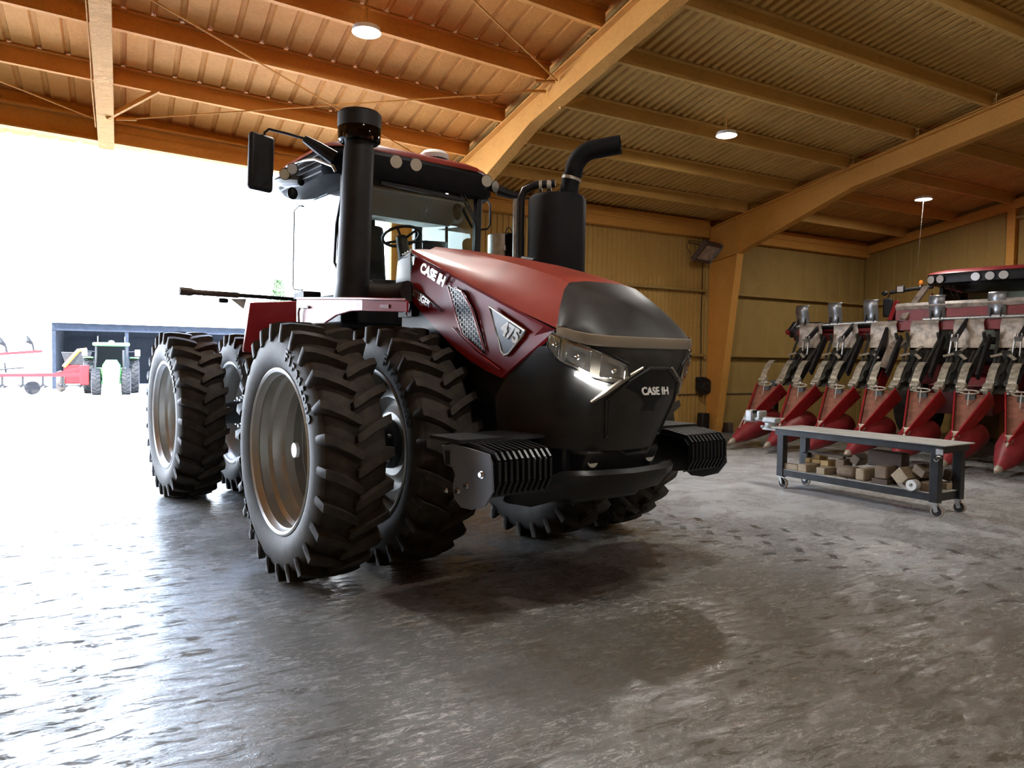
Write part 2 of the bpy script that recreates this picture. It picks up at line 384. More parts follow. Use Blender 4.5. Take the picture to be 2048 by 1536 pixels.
# ---- frames: tapered I rafters and columns
def frame(xc, col=True, yend=None, w=.20):
    y_in, yk = 11.82, 12.35
    ye = D-.16 if yend is None else yend
    def zb(y):                                # bottom of rafter
        if y > 8.9: return 4.21 + (5.124-4.21)*(11.82-y)/(11.82-8.95) if col or True else 0
        return zr(y)-.39
    ys = [ye, 11.82, 10.4, 8.95, 6.0, RIDGE+.02]
    if not col: ys = [ye, 10.4, 8.95, 6.0, RIDGE+.02]
    web = MB(); top = MB(); bot = MB()
    def zbb(y):
        if not col: return min(zr(y)-.36, 4.80+(zr(8.5)-.39-4.80)*(11.9-y)/(11.9-8.5)) if y > 8.5 else zr(y)-.39
        return zb(y)
    for a, b in zip(ys[:-1], ys[1:]):
        if a > 11.82 and col: zlo_a = zlo_b = 4.21
        else: zlo_a, zlo_b = zbb(a), zbb(b)
        web.add([(xc+s*.012, y, z) for s in (-1,1) for y, z in ((a,zlo_a),(b,zlo_b),(b,zr(b)),(a,zr(a)))],
                [(0,3,2,1),(4,5,6,7),(0,1,5,4),(2,3,7,6),(1,2,6,5),(0,4,7,3)])
        top.beam((xc,a,zr(a)-.012),(xc,b,zr(b)-.012), w, .024)
        if not (col and a > 11.82): bot.beam((xc,a,zlo_a),(xc,b,zlo_b), w, .024)
    f = web.build('rafter', M['foam2'], ceil, ang=0)
    top.build('top_flange', M['foam2'], f, ang=0); bot.build('bottom_flange', M['foam2'], f, ang=0)
    if col:
        c = MB().add([(xc+s*.012, y, z) for s in (-1,1) for y, z in ((12.36,0),(ye,0),(ye,4.21),(11.82,4.21))],
                     [(0,3,2,1),(4,5,6,7),(0,1,5,4),(2,3,7,6),(1,2,6,5),(0,4,7,3)]).build('column', M['foam2'], wall_far, ang=0)
        MB().beam((xc,12.36,0),(xc,11.82,4.21), w, .024, up=(0,1,0)).build('inner_flange', M['foam2'], c, ang=0)
        MB().beam((xc,ye,0),(xc,ye,zr(ye)), w, .024, up=(0,1,0)).build('outer_flange', M['foam2'], c, ang=0)
        st = MB().beam((xc,11.82,4.21),(xc,11.86,zr(11.86)-.02), w*.9, .03, up=(0,1,0)); st.beam((xc,11.82,4.21),(xc,ye,4.12), w*.9, .03)
        st.build('knee_stiffener', M['foam2'], c, ang=0)
    return f
# ---- walls
DOOR0, DOOR1 = -7.2, 4.45
def ribbed(name, w, n, h, z0, z1, ph=.45, mat='foamwall'):
    """vertical ribs along +x, facing -y"""
    pr = []; per = w/n
    for i in range(n): x = i*per; pr += [(x,0),(x+per*ph,0),(x+per*(ph+.1),h),(x+per*.9,h)]
    pr.append((w,0)); k = len(pr)
    return MB().add([(x,y,z) for z in (z0,z1) for x,y in pr],[(i,i+1,k+i+1,k+i) for i in range(k-1)]).mesh(name, M[mat], 20)
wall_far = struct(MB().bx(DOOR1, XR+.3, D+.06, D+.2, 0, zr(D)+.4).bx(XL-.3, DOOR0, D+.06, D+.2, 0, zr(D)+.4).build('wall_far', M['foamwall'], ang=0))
wp_rib = ribbed('wall_panel', W9, 7, .022, 0, zr(D)+.22, .45, 'foamwall_lit'); wp_flat = ribbed('wall_panel', W9, 2, .010, 0, zr(D)+.22, .82)
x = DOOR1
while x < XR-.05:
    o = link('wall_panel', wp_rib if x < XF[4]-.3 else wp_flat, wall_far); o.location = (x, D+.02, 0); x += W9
for zg, (a, b) in ((3.41,(DOOR1,XF[4])),(3.38,(XF[4],XR)),(1.87,(DOOR1,XF[4])),(1.87,(XF[4],XR))):
    MB().bx(a+.1, b-.1, D-.10, D+.04, zg-.03, zg+.03).build('girt', M['foamwall'], wall_far, bevel=.01, ang=0)
for a, b in ((DOOR1, XF[4]-.1), (XF[4]+.1, XR)):
    MB().bx(a, b, D-.14, D+.03, 4.66, 5.06).build('eave_strut', M['foam2'], wall_far, bevel=.012, ang=0)
    MB().bx(a, b, D-.17, D-.13, 4.85, 4.88).build('strut_lip', M['foam2'], wall_far, ang=0)
MB().bx(XF[3]+.2, XR, D-.05, D+.05, .0, .07).build('sill', M['foamwall'], wall_far, ang=0)
MB().bx(DOOR1, XF[4], D-.002, D+.03, .92, .945).bx(XF[4]+.1, XR, D-.002, D+.03, .92, .945).build('panel_seam', M['wood_dark'], wall_far, ang=0)
# door header: deep channel that carries the middle frame
def hy(x): return 11.75+.14*(x+1.4)
hd = MB()
for (za, zb_, dy) in ((4.75, 5.06, 0), (5.06, 5.30, .08)):
    hd.add([(x, hy(x)+dy+t, z) for x in (-7.2, 5.2) for t in (0,.14) for z in (za, zb_)], [(0,1,3,2),(4,6,7,5),(0,4,5,1),(2,3,7,6),(0,2,6,4),(1,5,7,3)])
hdr = struct(hd.build('trim_1', M['foam2'], ang=0)); 
MB().beam((-7.2,hy(-7.2)-.03,4.755),(5.2,hy(5.2)-.03,4.755),.10,.03).build('header_lip', M['foam2'], hdr, ang=0)
MB().beam((-7.2,hy(-7.2)-.03,5.06),(5.2,hy(5.2)-.03,5.06),.10,.03).build('header_lip', M['foam2'], hdr, ang=0)
for k in (3, 4): frame(XF[k])
frame(XF[2], False, 11.93)
frame(XF[1], False, 11.2); frame(XF[0])
# end stub plate of the middle frame where it lands on the header
MB().beam((XF[2],11.90,4.72),(XF[2],11.90,5.05),.20,.03,up=(0,1,0)).build('end_plate', M['foam2'], ceil, ang=0)
# end wall on the right, its sheets and framing
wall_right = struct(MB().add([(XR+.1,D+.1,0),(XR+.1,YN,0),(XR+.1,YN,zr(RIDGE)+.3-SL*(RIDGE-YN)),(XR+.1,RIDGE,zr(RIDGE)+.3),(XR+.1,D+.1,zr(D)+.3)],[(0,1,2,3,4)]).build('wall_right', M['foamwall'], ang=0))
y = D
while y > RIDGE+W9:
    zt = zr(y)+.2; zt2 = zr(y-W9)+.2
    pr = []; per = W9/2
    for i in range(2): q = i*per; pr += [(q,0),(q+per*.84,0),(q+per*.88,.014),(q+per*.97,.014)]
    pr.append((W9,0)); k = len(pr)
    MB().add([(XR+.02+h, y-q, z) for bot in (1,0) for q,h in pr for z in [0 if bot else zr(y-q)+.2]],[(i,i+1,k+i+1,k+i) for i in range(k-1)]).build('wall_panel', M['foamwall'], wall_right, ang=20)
    y -= W9
MB().beam((XR-.08,D-.1,zr(D)-.02),(XR-.08,RIDGE,zr(RIDGE)-.02),.10,.22).build('end_rafter', M['foam2'], wall_right, ang=0)
for yp in (9.05, 4.9):
    MB().bx(XR-.12, XR+.02, yp-.09, yp+.09, 0, zr(yp)-.1).build('end_post', M['foam2'], wall_right, bevel=.01, ang=0)
for zg in (3.36, 1.87):
    MB().bx(XR-.08, XR+.03, RIDGE, D-.05, zg-.03, zg+.03).build('girt', M['foamwall'], wall_right, ang=0)
MB().bx(XR-.1, XR+.02, RIDGE, 9.0, 5.13, 5.2).build('girt', M['foamwall'], wall_right, ang=0)
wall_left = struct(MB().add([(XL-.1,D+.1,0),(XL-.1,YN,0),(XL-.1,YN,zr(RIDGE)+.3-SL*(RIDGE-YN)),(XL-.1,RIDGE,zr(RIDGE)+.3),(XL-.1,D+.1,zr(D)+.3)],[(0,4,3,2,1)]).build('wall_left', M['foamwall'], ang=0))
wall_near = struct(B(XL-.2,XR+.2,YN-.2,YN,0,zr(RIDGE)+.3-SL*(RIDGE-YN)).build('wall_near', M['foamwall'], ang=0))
# bracing rods and fly braces under the roof
def rod(a, b, r=.011): return MB().cyl(a, b, r, n=8).build('brace_rod', M['foam2'], ceil)
def cz(y, d=.1): return zr(y)-d
rod((-.06,11.55,cz(11.55)),(5.2,8.6,cz(8.6))); rod((-.06,8.35,cz(8.35)),(5.2,11.75,cz(11.75)))
rod((-.25,11.65,cz(11.65)),(-5.5,8.2,cz(8.2))); rod((-.06,5.15,cz(5.15)),(5.2,8.32,cz(8.32)))
for p in ((.08,11.47,cz(11.47)),(5.08,8.67,cz(8.67)),(5.06,8.40,cz(8.40))):
    MB().cyl((p[0]-.12,p[1]+.06,p[2]),(p[0]+.12,p[1]-.06,p[2]),.024,n=8).build('turnbuckle', M['foam2'], ceil)
MB().beam((XF[2]+.02,10.9,cz(10.9,.38)),(XF[2]+.62,10.6,cz(10.6,.05)),.05,.05).build('fly_brace', M['foam2'], ceil, ang=0)
MB().beam((XF[3]+.05,8.4,cz(8.4,.4)),(XF[3]+.55,8.55,cz(8.55,.1)),.04,.04).build('fly_brace', M['foam2'], ceil, ang=0)
MB().tube([(XF[2]-.12,11.4,cz(11.4,.3)),(XF[2]-.13,10.4,cz(10.4,.28)),(XF[2]-.12,9.4,cz(9.4,.3)),(XF[2]-.13,7.0,cz(7,.3)),(XF[2]-.12,3.0,cz(3,.3))],.009,6).build('conduit', M['foam2'], ceil)
MB().tube([(XF[4]-.11,y_,zr(y_)+.01+.02*math.sin(y_*2.1)) for y_ in (11.6,10.8,10.0,9.2,8.4,7.6,6.8,6.0,5.2)],.012,6).build('conduit', M['foam2'], ceil)
MB().tube([(6.2+.9*i, D-.2, 4.93-.05*math.sin(i*1.3)) for i in range(8)],.008,5).build('conduit', M['foam2'], wall_far)
# ---- lamps
def lamp(loc, label, power=52):
    o = thing('high_bay_lamp', label, 'lamp', loc, group=None)
    x = MB().lathe([(.0,.02),(.0,.155),(-.03,.165),(-.055,.165)],(0,0,.06),'z',32).build('housing', M['white'], o)
    MB().lathe([(.0,.0),(.0,.148)],(0,0,.012),'z',32).build('diffuser', M['lamp_led'], o)
    MB().cyl((0,0,.06),(0,0,.29),.012,n=8).build('stem', M['foam2'], o)
    ld = bpy.data.lights.new('lamp_light','AREA'); ld.shape = 'DISK'; ld.size = .30; ld.energy = power; ld.color = (1,.97,.9)
    l = bpy.data.objects.new('lamp_light', ld); C.objects.link(l); l.parent = o; l.location = (0,0,-.002)
    return o
M['lamp_led'] = emis('led_panel', (1,.98,.94), 30)
lamp((2.51,8.20,zr(8.2)-.15), 'round white ceiling lamp above the gap between the doorway and the tractor cab')
lamp((8.67,8.64,zr(8.64)-.15), 'round white ceiling lamp in the middle bay above the workbench')
lm3 = lamp((15.24,9.36,zr(9.36)-.15), 'round white ceiling lamp hung with cobwebs over the harvester')
lamp((2.6,2.5,zr(2.5)-.15), 'added unseen round white ceiling lamp over the open floor before the tractor')  # unseen lamps from here on, added to fill the floor and tractor nose
lamp((8.7,2.5,zr(2.5)-.15), 'added unseen round white ceiling lamp over the open floor before the workbench')
lamp((2.6,-2.6,zr(2*RIDGE+2.6)-.15), 'added unseen round white ceiling lamp on the rear roof slope in line with the doorway')
lamp((8.7,-2.6,zr(2*RIDGE+2.6)-.15), 'added unseen round white ceiling lamp on the rear roof slope in line with the workbench')
lamp((15.2,-2.6,zr(2*RIDGE+2.6)-.15), 'added unseen round white ceiling lamp over the floor beside the corn header')
M['cobweb'] = simple('cobweb_thread', (.30,.27,.22), .8)
web = MB()
for a, b in (((0,.0,0),(.02,.1,-1.5)),): web.cyl(a, b, .0035, n=4)
web.v = [(x+15.24,y+9.36,z+zr(9.36)-.16) for x,y,z in web.v]
tag(web.build('cobweb', M['cobweb'], None), 'thin dusty cobweb strand hanging from a ceiling lamp above the harvester', 'cobweb')
# ================================================================ red articulated tractor (x forward, y to its left, z up)
TX, TY, TH = 2.8294, 5.9161, .155
trac = thing('tractor', 'large red articulated farm tractor with dual wheels and a charcoal nose parked in the doorway', 'tractor', (TX,TY,0), TH-PI/2)
def P(mb, name, mat, par=None, **k): return mb.build(name, M[mat], par or trac, **k)
# ---------------------------------------------------------------- wheels
RW, ZC = 1.0, 1.0
def tire_mesh(side):
    prof = [(-.215,.635),(-.235,.66),(-.262,.74),(-.262,.81),(-.245,.87),(-.225,.905),(-.19,.925),(-.1,.938),(0,.942)]
    prof = prof + [(-t,r) for t,r in reversed(prof[:-1])]
    me = MB().lathe(prof,(0,0,0),'y',72).mesh('tire', M['sidewall'], 50)
    me.materials.append(M['tread']); me.materials.append(M['sidewall_in'])
    for p in me.polygons:
        c = p.center; r = math.hypot(c.x,c.z)
        if r > .9: p.material_index = 1
        elif c.y*side < 0: p.material_index = 2
    return me
def lug_mesh(s):
    """one bar from shoulder (offset s*.26) to just past the centre; phi falls towards the centre"""
    secs = []
    for u, t, ph, hw, rt, rb in ((0,.266,.012,.016,.905,.85),(.12,.254,.010,.032,.985,.85),(.3,.20,-.010,.032,.997,.90),(.6,.10,-.058,.032,1.0,.92),(.92,.005,-.115,.032,.999,.92),(1,-.02,-.130,.024,.992,.92)):
        tt = t*s; loop = []
        for dphi, r in ((-hw*1.25,rb),(-hw,rt),(hw,rt),(hw*1.25,rb)):
            a = ph+dphi; loop.append((math.cos(a)*r, tt, math.sin(a)*r))
        secs.append(loop)
    return MB().loft(secs, True, True, True).mesh('tread_lug', M['tread'], 40)
TIRE = {1: tire_mesh(1), -1: tire_mesh(-1)}
LUG = {1: lug_mesh(1), -1: lug_mesh(-1)}
def joined_lugs():
    mb = MB()
    for s in (1,-1):
        for k in range(26):
            a = 2*PI*(k+(.5 if s > 0 else 0))/26; ca, sa = math.cos(a), math.sin(a)
            vs = [(v.co.x*ca-v.co.z*sa, v.co.y, v.co.x*sa+v.co.z*ca) for v in LUG[s].vertices]
            mb.add(vs, [tuple(p.vertices) for p in LUG[s].polygons])
    return mb.mesh('tread', M['tread'], 40)
LUGS = None
def ring_text(txt, r, mid, size, depth_y, side, flip=False):
    """letters set round the sidewall; mid = angle of the middle of the word (from +x towards +z), read from the side `side`"""
    mb = MB(); n = len(txt); step = size*.62/r
    for i, ch in enumerate(txt):
        if ch == ' ': continue
        me = text_mesh(ch, size, .004, M['letter'], bold=.004)
        off = (i-(n-1)/2)*step
        # seen from -y: +x appears to the right
        sgn = -1 if side < 0 else 1
        a = mid + (off*sgn if not flip else -off*sgn)
        rad = Vector((math.cos(a),0,math.sin(a))); tan = Vector((-math.sin(a),0,math.cos(a)))*sgn
        if flip: rad, tan2 = -rad, -tan
        else: tan2 = tan
        F_ = frame_matrix(Vector((math.cos(a)*r, depth_y, math.sin(a)*r)), tan2, rad)
        mb.add([F_ @ v.co for v in me.vertices], [tuple(p.vertices) for p in me.polygons])
    return mb
def wheel(x, y, side, kind, lugs=True, phase=0., text=True, spacer=True):
    """side: -1 = outer face towards -y"""
    global LUGS
    t = link('tire', TIRE[-side] if False else TIRE[side], trac); t.location = (x, y, ZC); t.rotation_euler = (0, phase, 0)
    if lugs:
        for s in (1,-1):
            for k in range(26):
                o = link('tread_lug', LUG[s], t); o.rotation_euler = (0, -2*PI*(k+(.5 if s > 0 else 0))/26, 0)
    else:
        if LUGS is None: LUGS = joined_lugs()
        link('tread', LUGS, t)['kind'] = 'stuff'
    o_ = side                                    # outward sign
    if kind == 'outer':
        pr = [(.232,.645),(.240,.630),(.228,.612),(.195,.602),(.180,.590),(.165,.600),(.10,.597),(.07,.575),(.0,.568),(-.03,.548),(-.10,.545),(-.13,.575),(-.20,.60),(-.232,.645)]
    else:
        pr = [(.232,.645),(.240,.630),(.228,.612),(.18,.602),(.16,.585),(.12,.575),(.02,.555),(-.06,.545),(-.10,.575),(-.2,.60),(-.232,.645)]
    rim = MB().lathe([(o_*a,r) for a,r in pr],(0,0,0),'y',64).build('rim', M['rim'], t, ang=30)
    if kind == 'outer':
        MB().lathe([(o_*-.20,.585),(o_*-.20,.45),(o_*-.21,.0)] if not spacer else [(o_*-.20,.585),(o_*-.19,.45),(o_*-.14,.36),(o_*-.12,.30),(o_*-.12,.22),(o_*.02,.20),(o_*.02,.17),(o_*-.30,.165)],(0,0,0),'y',48).build('wheel_disc', M['rim'], t, ang=30)
        if spacer: MB().lathe([(o_*-.29,.0),(o_*-.29,.17)],(0,0,0),'y',24).build('hub', M['hubblack'], t)
    else:
        MB().lathe([(o_*-.08,.56),(o_*.02,.47),(o_*.05,.40),(o_*-.02,.34),(o_*.03,.27),(o_*.03,.0)],(0,0,0),'y',48).build('wheel_disc', M['rim'], t, ang=30)
        hb = MB().lathe([(o_*.03,.21),(o_*.10,.20),(o_*.12,.15),(o_*.42,.13),(o_*.42,.0)],(0,0,0),'y',32).build('hub', M['hubblack'], t)
        bm_ = MB()
        for k in range(10):
            a = 2*PI*k/10; bm_.cyl((math.cos(a)*.175,o_*.09,math.sin(a)*.175),(math.cos(a)*.175,o_*.14,math.sin(a)*.175),.018,n=6)
        bm_.build('hub_bolt', M['chrome'], t)
    if text:
        ring_text('Firestone', .785, .85, .125, o_*.268, side).build('sidewall_lettering', M['letter'], t, ang=0)
        ring_text('RADIAL DEEP TREAD', .87, -2.2, .05, o_*.252, side, True).build('sidewall_lettering', M['letter'], t, ang=0)
    return t
YO, YI = 1.573, .805
w1 = wheel(0,-YO,-1,'outer',phase=.05,spacer=False); w2 = wheel(0,-YI,-1,'inner',phase=.13)
w3 = wheel(-3.89,-YO,-1,'outer',phase=.02); w4 = wheel(-3.89,-YI,-1,'inner',phase=.2)
wheel(0,YI,1,'inner',False,.1,False); wheel(0,YO,1,'outer',False,.03,False)
wheel(-3.89,YI,1,'inner',False,.1,False); wheel(-3.89,YO,1,'outer',False,.03,False)
# hub cap that shows inside the front outer rim
hc = MB().cyl((0,-YO-.10,ZC),(0,-YO-.075,ZC),.058,n=24); P(hc,'hub_cap','white')
# axles, frames
for xa in (0,-3.89):
    P(MB().cyl((xa,-YO+.2,ZC),(xa,YO-.2,ZC),.13,n=20),'axle','hubblack')
    P(MB().sphere((xa,0,ZC-.05),.36,20,12,(1,1.15,1)),'differential','hubblack')
P(B(-1.9,1.75,-.42,.42,.86,1.42),'front_frame','hubblack',bevel=.02)
P(B(-4.9,-2.0,-.42,.42,.9,1.5),'rear_frame','hubblack',bevel=.02)
P(B(-2.35,-1.6,-.3,.3,.75,1.5),'articulation_joint','hubblack',bevel=.04)
P(B(-.45,1.25,-.50,.50,1.4,2.3),'engine','hubblack',bevel=.03)
P(MB().add([(1.2,-.40,1.12),(1.95,-.36,1.12),(1.95,.36,1.12),(1.2,.40,1.12),(.9,-.38,.66),(1.75,-.34,.72),(1.75,.34,.72),(.9,.38,.66)],
  [(0,3,2,1),(4,5,6,7),(0,1,5,4),(1,2,6,5),(2,3,7,6),(3,0,4,7)]),'belly_pan','hubblack',bevel=.03)
# ---------------------------------------------------------------- hood
ST = [(-.12,2.74,.36,2.715,.585,2.67,2.235),(.45,2.63,.37,2.59,.60,2.465,1.94),(.95,2.52,.375,2.465,.605,2.28,1.66),(1.2,2.455,.375,2.40,.605,2.185,1.60),(1.45,2.385,.375,2.325,.60,2.092,1.74),(1.69,2.305,.37,2.245,.592,2.003,1.965)]
def sect(s):
    x, zc_, ys, zs, yc, zcr, zb = s
    return [(x,0,zc_),(x,ys*.5,zc_-.004),(x,ys*.92,(zc_+zs)/2+.006),(x,ys+.03,zs-.012),(x,(ys+yc)/2+.02,(zs+zcr)/2+.004),(x,yc-.012,zcr+.014),(x,yc,zcr-.012)]
half = [sect(s) for s in ST[:-1]]+[[(1.69,0,2.305),(1.69,.185,2.301),(1.685,.34,2.281),(1.70,.40,2.226),(1.77,.50,2.094),(1.835,.578,1.972),(1.85,.589,1.946)]]
top = [list(reversed([(x,-y,z) for x,y,z in h[1:]]))+h for h in half]
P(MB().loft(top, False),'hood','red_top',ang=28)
def hood_y(x): 
    for a, b in zip(ST[:-1], ST[1:]):
        if x <= b[0]: f = (x-a[0])/(b[0]-a[0]); return a[4]+(b[4]-a[4])*f, a[5]+(b[5]-a[5])*f
    a, b = ST[-2], ST[-1]; f = (x-a[0])/(b[0]-a[0]); return a[4]+(b[4]-a[4])*f, a[5]+(b[5]-a[5])*f
for s in (-1,1):
    sp = P(MB().loft([[(x, s*hood_y(x)[0], hood_y(x)[1]-.014) for x in (-.12,.2,.45,.7,.95,1.2,1.45,1.66,1.85)],
                  [(x, s*(hood_y(x)[0]-.045), hood_y(x)[1]-.05) for x in (-.12,.2,.45,.7,.95,1.2,1.45,1.66,1.84)],
                  [(x+dx, s*.585, z) for x,z,dx in ((-.12,2.46,0),(.2,2.30,0),(.45,2.15,0),(.7,1.98,0),(.95,1.84,0),(1.2,1.84,0),(1.42,1.90,0),(1.60,1.90,0),(1.82,1.935,0))],
                  [(x, s*.590, z) for x,z in ((-.10,2.235),(.12,2.10),(.35,1.96),(.58,1.83),(.80,1.73),(1.05,1.645),(1.24,1.60),(1.50,1.75),(1.82,1.93))],
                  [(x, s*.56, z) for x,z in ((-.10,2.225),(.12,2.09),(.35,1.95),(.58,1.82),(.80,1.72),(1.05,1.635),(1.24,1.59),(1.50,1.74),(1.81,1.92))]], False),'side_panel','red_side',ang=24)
    # chrome-edged honeycomb intake: corners of the opening on the side (x, z)
    q = [(.52,2.32),(.72,2.26),(.86,2.12),(1.04,1.80),(1.02,1.775),(.74,1.92),(.66,2.05)]
    yb = s*.604
    P(MB().prism([(x,s*.585,z) for x,z in q],(0,s*.004,0)),'grille_backing','hubblack',sp,ang=0)
    hx = MB(); rr = .0215
    def inside(px, pz):
        c = False; j = len(q)-1
        for i in range(len(q)):
            if (q[i][1] > pz) != (q[j][1] > pz) and px < (q[j][0]-q[i][0])*(pz-q[i][1])/(q[j][1]-q[i][1])+q[i][0]: c = not c
            j = i
        return c
    for i in range(22):
        for j in range(20):
            cx = .48+i*rr*1.5; cz_ = 1.74+j*rr*1.732+(rr*.866 if i%2 else 0)
            if not inside(cx, cz_): continue
            pts = [(cx+rr*math.cos(PI/3*k), cz_+rr*math.sin(PI/3*k)) for k in range(6)]
            for k in range(3):
                a, b = pts[k], pts[(k+1)%6]; hx.beam((a[0],yb,a[1]),(b[0],yb,b[1]),.0038,.005,up=(0,1,0))
    mesh_o = P(hx,'honeycomb_mesh','hexmetal',sp,ang=0)
    P(MB().tube([(x,yb,z) for x,z in q],.008,6,closed=True),'grille_rim','red',sp)
    # number plate triangle
    tri = [(1.10,2.125),(1.53,1.935),(1.50,1.90),(1.34,1.775),(1.29,1.765),(1.26,1.79)]
    tp = P(MB().prism([(x,s*.589,z) for x,z in tri],(0,s*.014,0)),'number_plate','platebl',sp,bevel=.004)
    P(MB().tube([(x,s*.604,z) for x,z in tri],.009,6,closed=True),'plate_rim','silver',sp)
    dirx = Vector((1 if s < 0 else -1, 0, -.42 if s < 0 else .42))
    def put(txt, o, size, mat, bold=.004, shear=0, dvec=None, par=sp, dep=.003):
        me = text_mesh(txt, size, dep, M[mat], 'lettering', bold, shear); ob = link('lettering', me, par)
        d = Vector(dvec or dirx); up_ = Vector((0,0,1))
        ob.matrix_local = frame_matrix(Vector(o), d, up_ - d.normalized()*d.normalized().dot(up_)); return ob
    put('475', (1.36, s*.607, 1.925), .145, 'white', .006)
    put('CASE IH', (.27, s*.600, 2.43), .115, 'steel', .005, .15)
    put('STEIGER', (.10, s*.604, 2.24), .085, 'steel', .002)
    # groove between upper and lower side panel
    P(MB().tube([(-.1,s*.602,2.385),(.2,s*.602,2.235),(.42,s*.602,2.12)],.006,6),'panel_gap','hubblack',sp)
    P(MB().tube([(.60,s*.602,1.98),(.9,s*.606,1.80),(1.24,s*.604,1.66)],.008,6),'crease_bead','red',sp)
P(MB().add([(1.70,0,2.2),(1.70,-.55,1.97),(1.70,.55,1.97),(1.70,-.36,2.23),(1.70,.36,2.23),(1.70,0,2.29)],[(0,3,1),(0,2,4),(0,5,3),(0,4,5)]),'bulkhead','hubblack',ang=0)
# rear rim of the hood and the grey cowl behind it
cw = []
for x, k in ((-.12,1.0),(-.20,1.012),(-.34,1.0)):
    cw.append([(x,y*k,z*(.995 if x > -.2 else .985)) for x_,y,z in top[0]])
P(MB().loft(cw, False),'hood_rear_trim','blackpl',ang=30)
for s in (-1,1):
    P(MB().add([(-.12,s*.59,2.66),(-.36,s*.585,2.60),(-.42,s*.57,2.40),(-.36,s*.55,2.15),(-.22,s*.55,2.12),(-.12,s*.58,2.25)],[tuple(range(6))]),'cowl_side','grey_cowl')
    for k in range(4):
        P(MB().box((-.16-.045*k, s*.545, 2.685-.008*k),(.022,.05,.012),(0,.1,0)),'vent_slot','white',ang=0)
P(B(-.40,-.16,-.55,.55,2.1,2.55),'firewall','hubblack')
# ---------------------------------------------------------------- nose
NL = {  # plan outline (x,y) at heights
 1.985:[(2.03,0),(2.03,.18),(2.00,.34),(1.93,.47),(1.80,.565),(1.69,.592)],
 1.885:[(2.20,0),(2.19,.20),(2.165,.36),(2.06,.505),(1.80,.585),(1.69,.594)],
 1.835:[(2.215,0),(2.205,.20),(2.175,.37),(2.065,.515),(1.80,.592),(1.55,.598)]}
# upper cap, lofted from the hood edge to the trim band
back = [(1.69,0,2.305),(1.69,.185,2.301),(1.685,.34,2.281),(1.70,.40,2.226),(1.77,.50,2.094),(1.835,.578,1.972),(1.85,.589,1.946)]
front = [(2.185,0,1.89),(2.182,.12,1.89),(2.17,.26,1.891),(2.145,.38,1.893),(2.07,.495,1.902),(1.97,.548,1.918),(1.87,.582,1.945)]
def lerp(a,b,t): return tuple(a[i]+(b[i]-a[i])*t for i in range(3))
rows = []
for t in (0,.12,.3,.5,.7,.85,.95,1):
    row = []
    for i,(a,b) in enumerate(zip(back,front)):
        p = lerp(a,b,t); bul = math.sin(PI*t)*(.046-.005*i)
        row.append((p[0]+bul*.55,p[1]*(1+.03*math.sin(PI*t)),p[2]+bul*.75))
    rows.append(row)
cap = [list(reversed([(x,-y,z) for x,y,z in r[1:]]))+r for r in rows]
noz = P(MB().loft(cap, False),'nose_cap','nose',ang=40)
# champagne trim band
def band_loop(z0, grow):
    r = [(2.20,0,1.885),(2.195,.13,1.885),(2.18,.28,1.886),(2.15,.395,1.888),(2.075,.508,1.898),(1.975,.562,1.920),(1.845,.598,1.962)]
    r = [(x+grow*.6,y*(1+grow*.5),z+z0) for x,y,z in r]; return list(reversed([(x,-y,z) for x,y,z in r[1:]]))+r
P(MB().loft([band_loop(.012,0),band_loop(.006,.014),band_loop(-.045,.02),band_loop(-.062,.004),band_loop(-.062,-.05)], False),'trim_band','silver',ang=40)
# lower nose
LOW = [(1.83,[(2.20,0),(2.195,.13),(2.18,.28),(2.14,.395),(2.05,.508),(1.90,.568),(1.76,.582),(1.66,.584)]),
       (1.72,[(2.215,0),(2.21,.13),(2.19,.27),(2.135,.385),(2.03,.49),(1.87,.553),(1.64,.574),(1.46,.575)]),
       (1.60,[(2.195,0),(2.19,.13),(2.165,.26),(2.10,.37),(1.99,.47),(1.82,.535),(1.50,.558),(1.25,.560)]),
       (1.45,[(2.15,0),(2.145,.125),(2.115,.25),(2.05,.35),(1.94,.445),(1.77,.51),(1.50,.545),(1.12,.555)]),
       (1.28,[(2.08,0),(2.075,.12),(2.045,.235),(1.98,.33),(1.87,.42),(1.71,.485),(1.46,.525),(1.12,.54)]),
       (1.12,[(2.00,0),(1.995,.115),(1.965,.225),(1.90,.315),(1.79,.40),(1.64,.465),(1.42,.505),(1.12,.52)])]
def low_y(z, f):
    """point on the lower nose at height z, f = 0 (middle) .. 7 (rear edge)"""
    for a, b in zip(LOW[:-1], LOW[1:]):
        if z >= b[0]:
            t = (a[0]-z)/(a[0]-b[0]); i = min(int(f),6); g = f-i
            pa = [a[1][i][k]+(a[1][i+1][k]-a[1][i][k])*g for k in (0,1)]; pb = [b[1][i][k]+(b[1][i+1][k]-b[1][i][k])*g for k in (0,1)]
            return pa[0]+(pb[0]-pa[0])*t, pa[1]+(pb[1]-pa[1])*t
    return low_y(1.121, f)
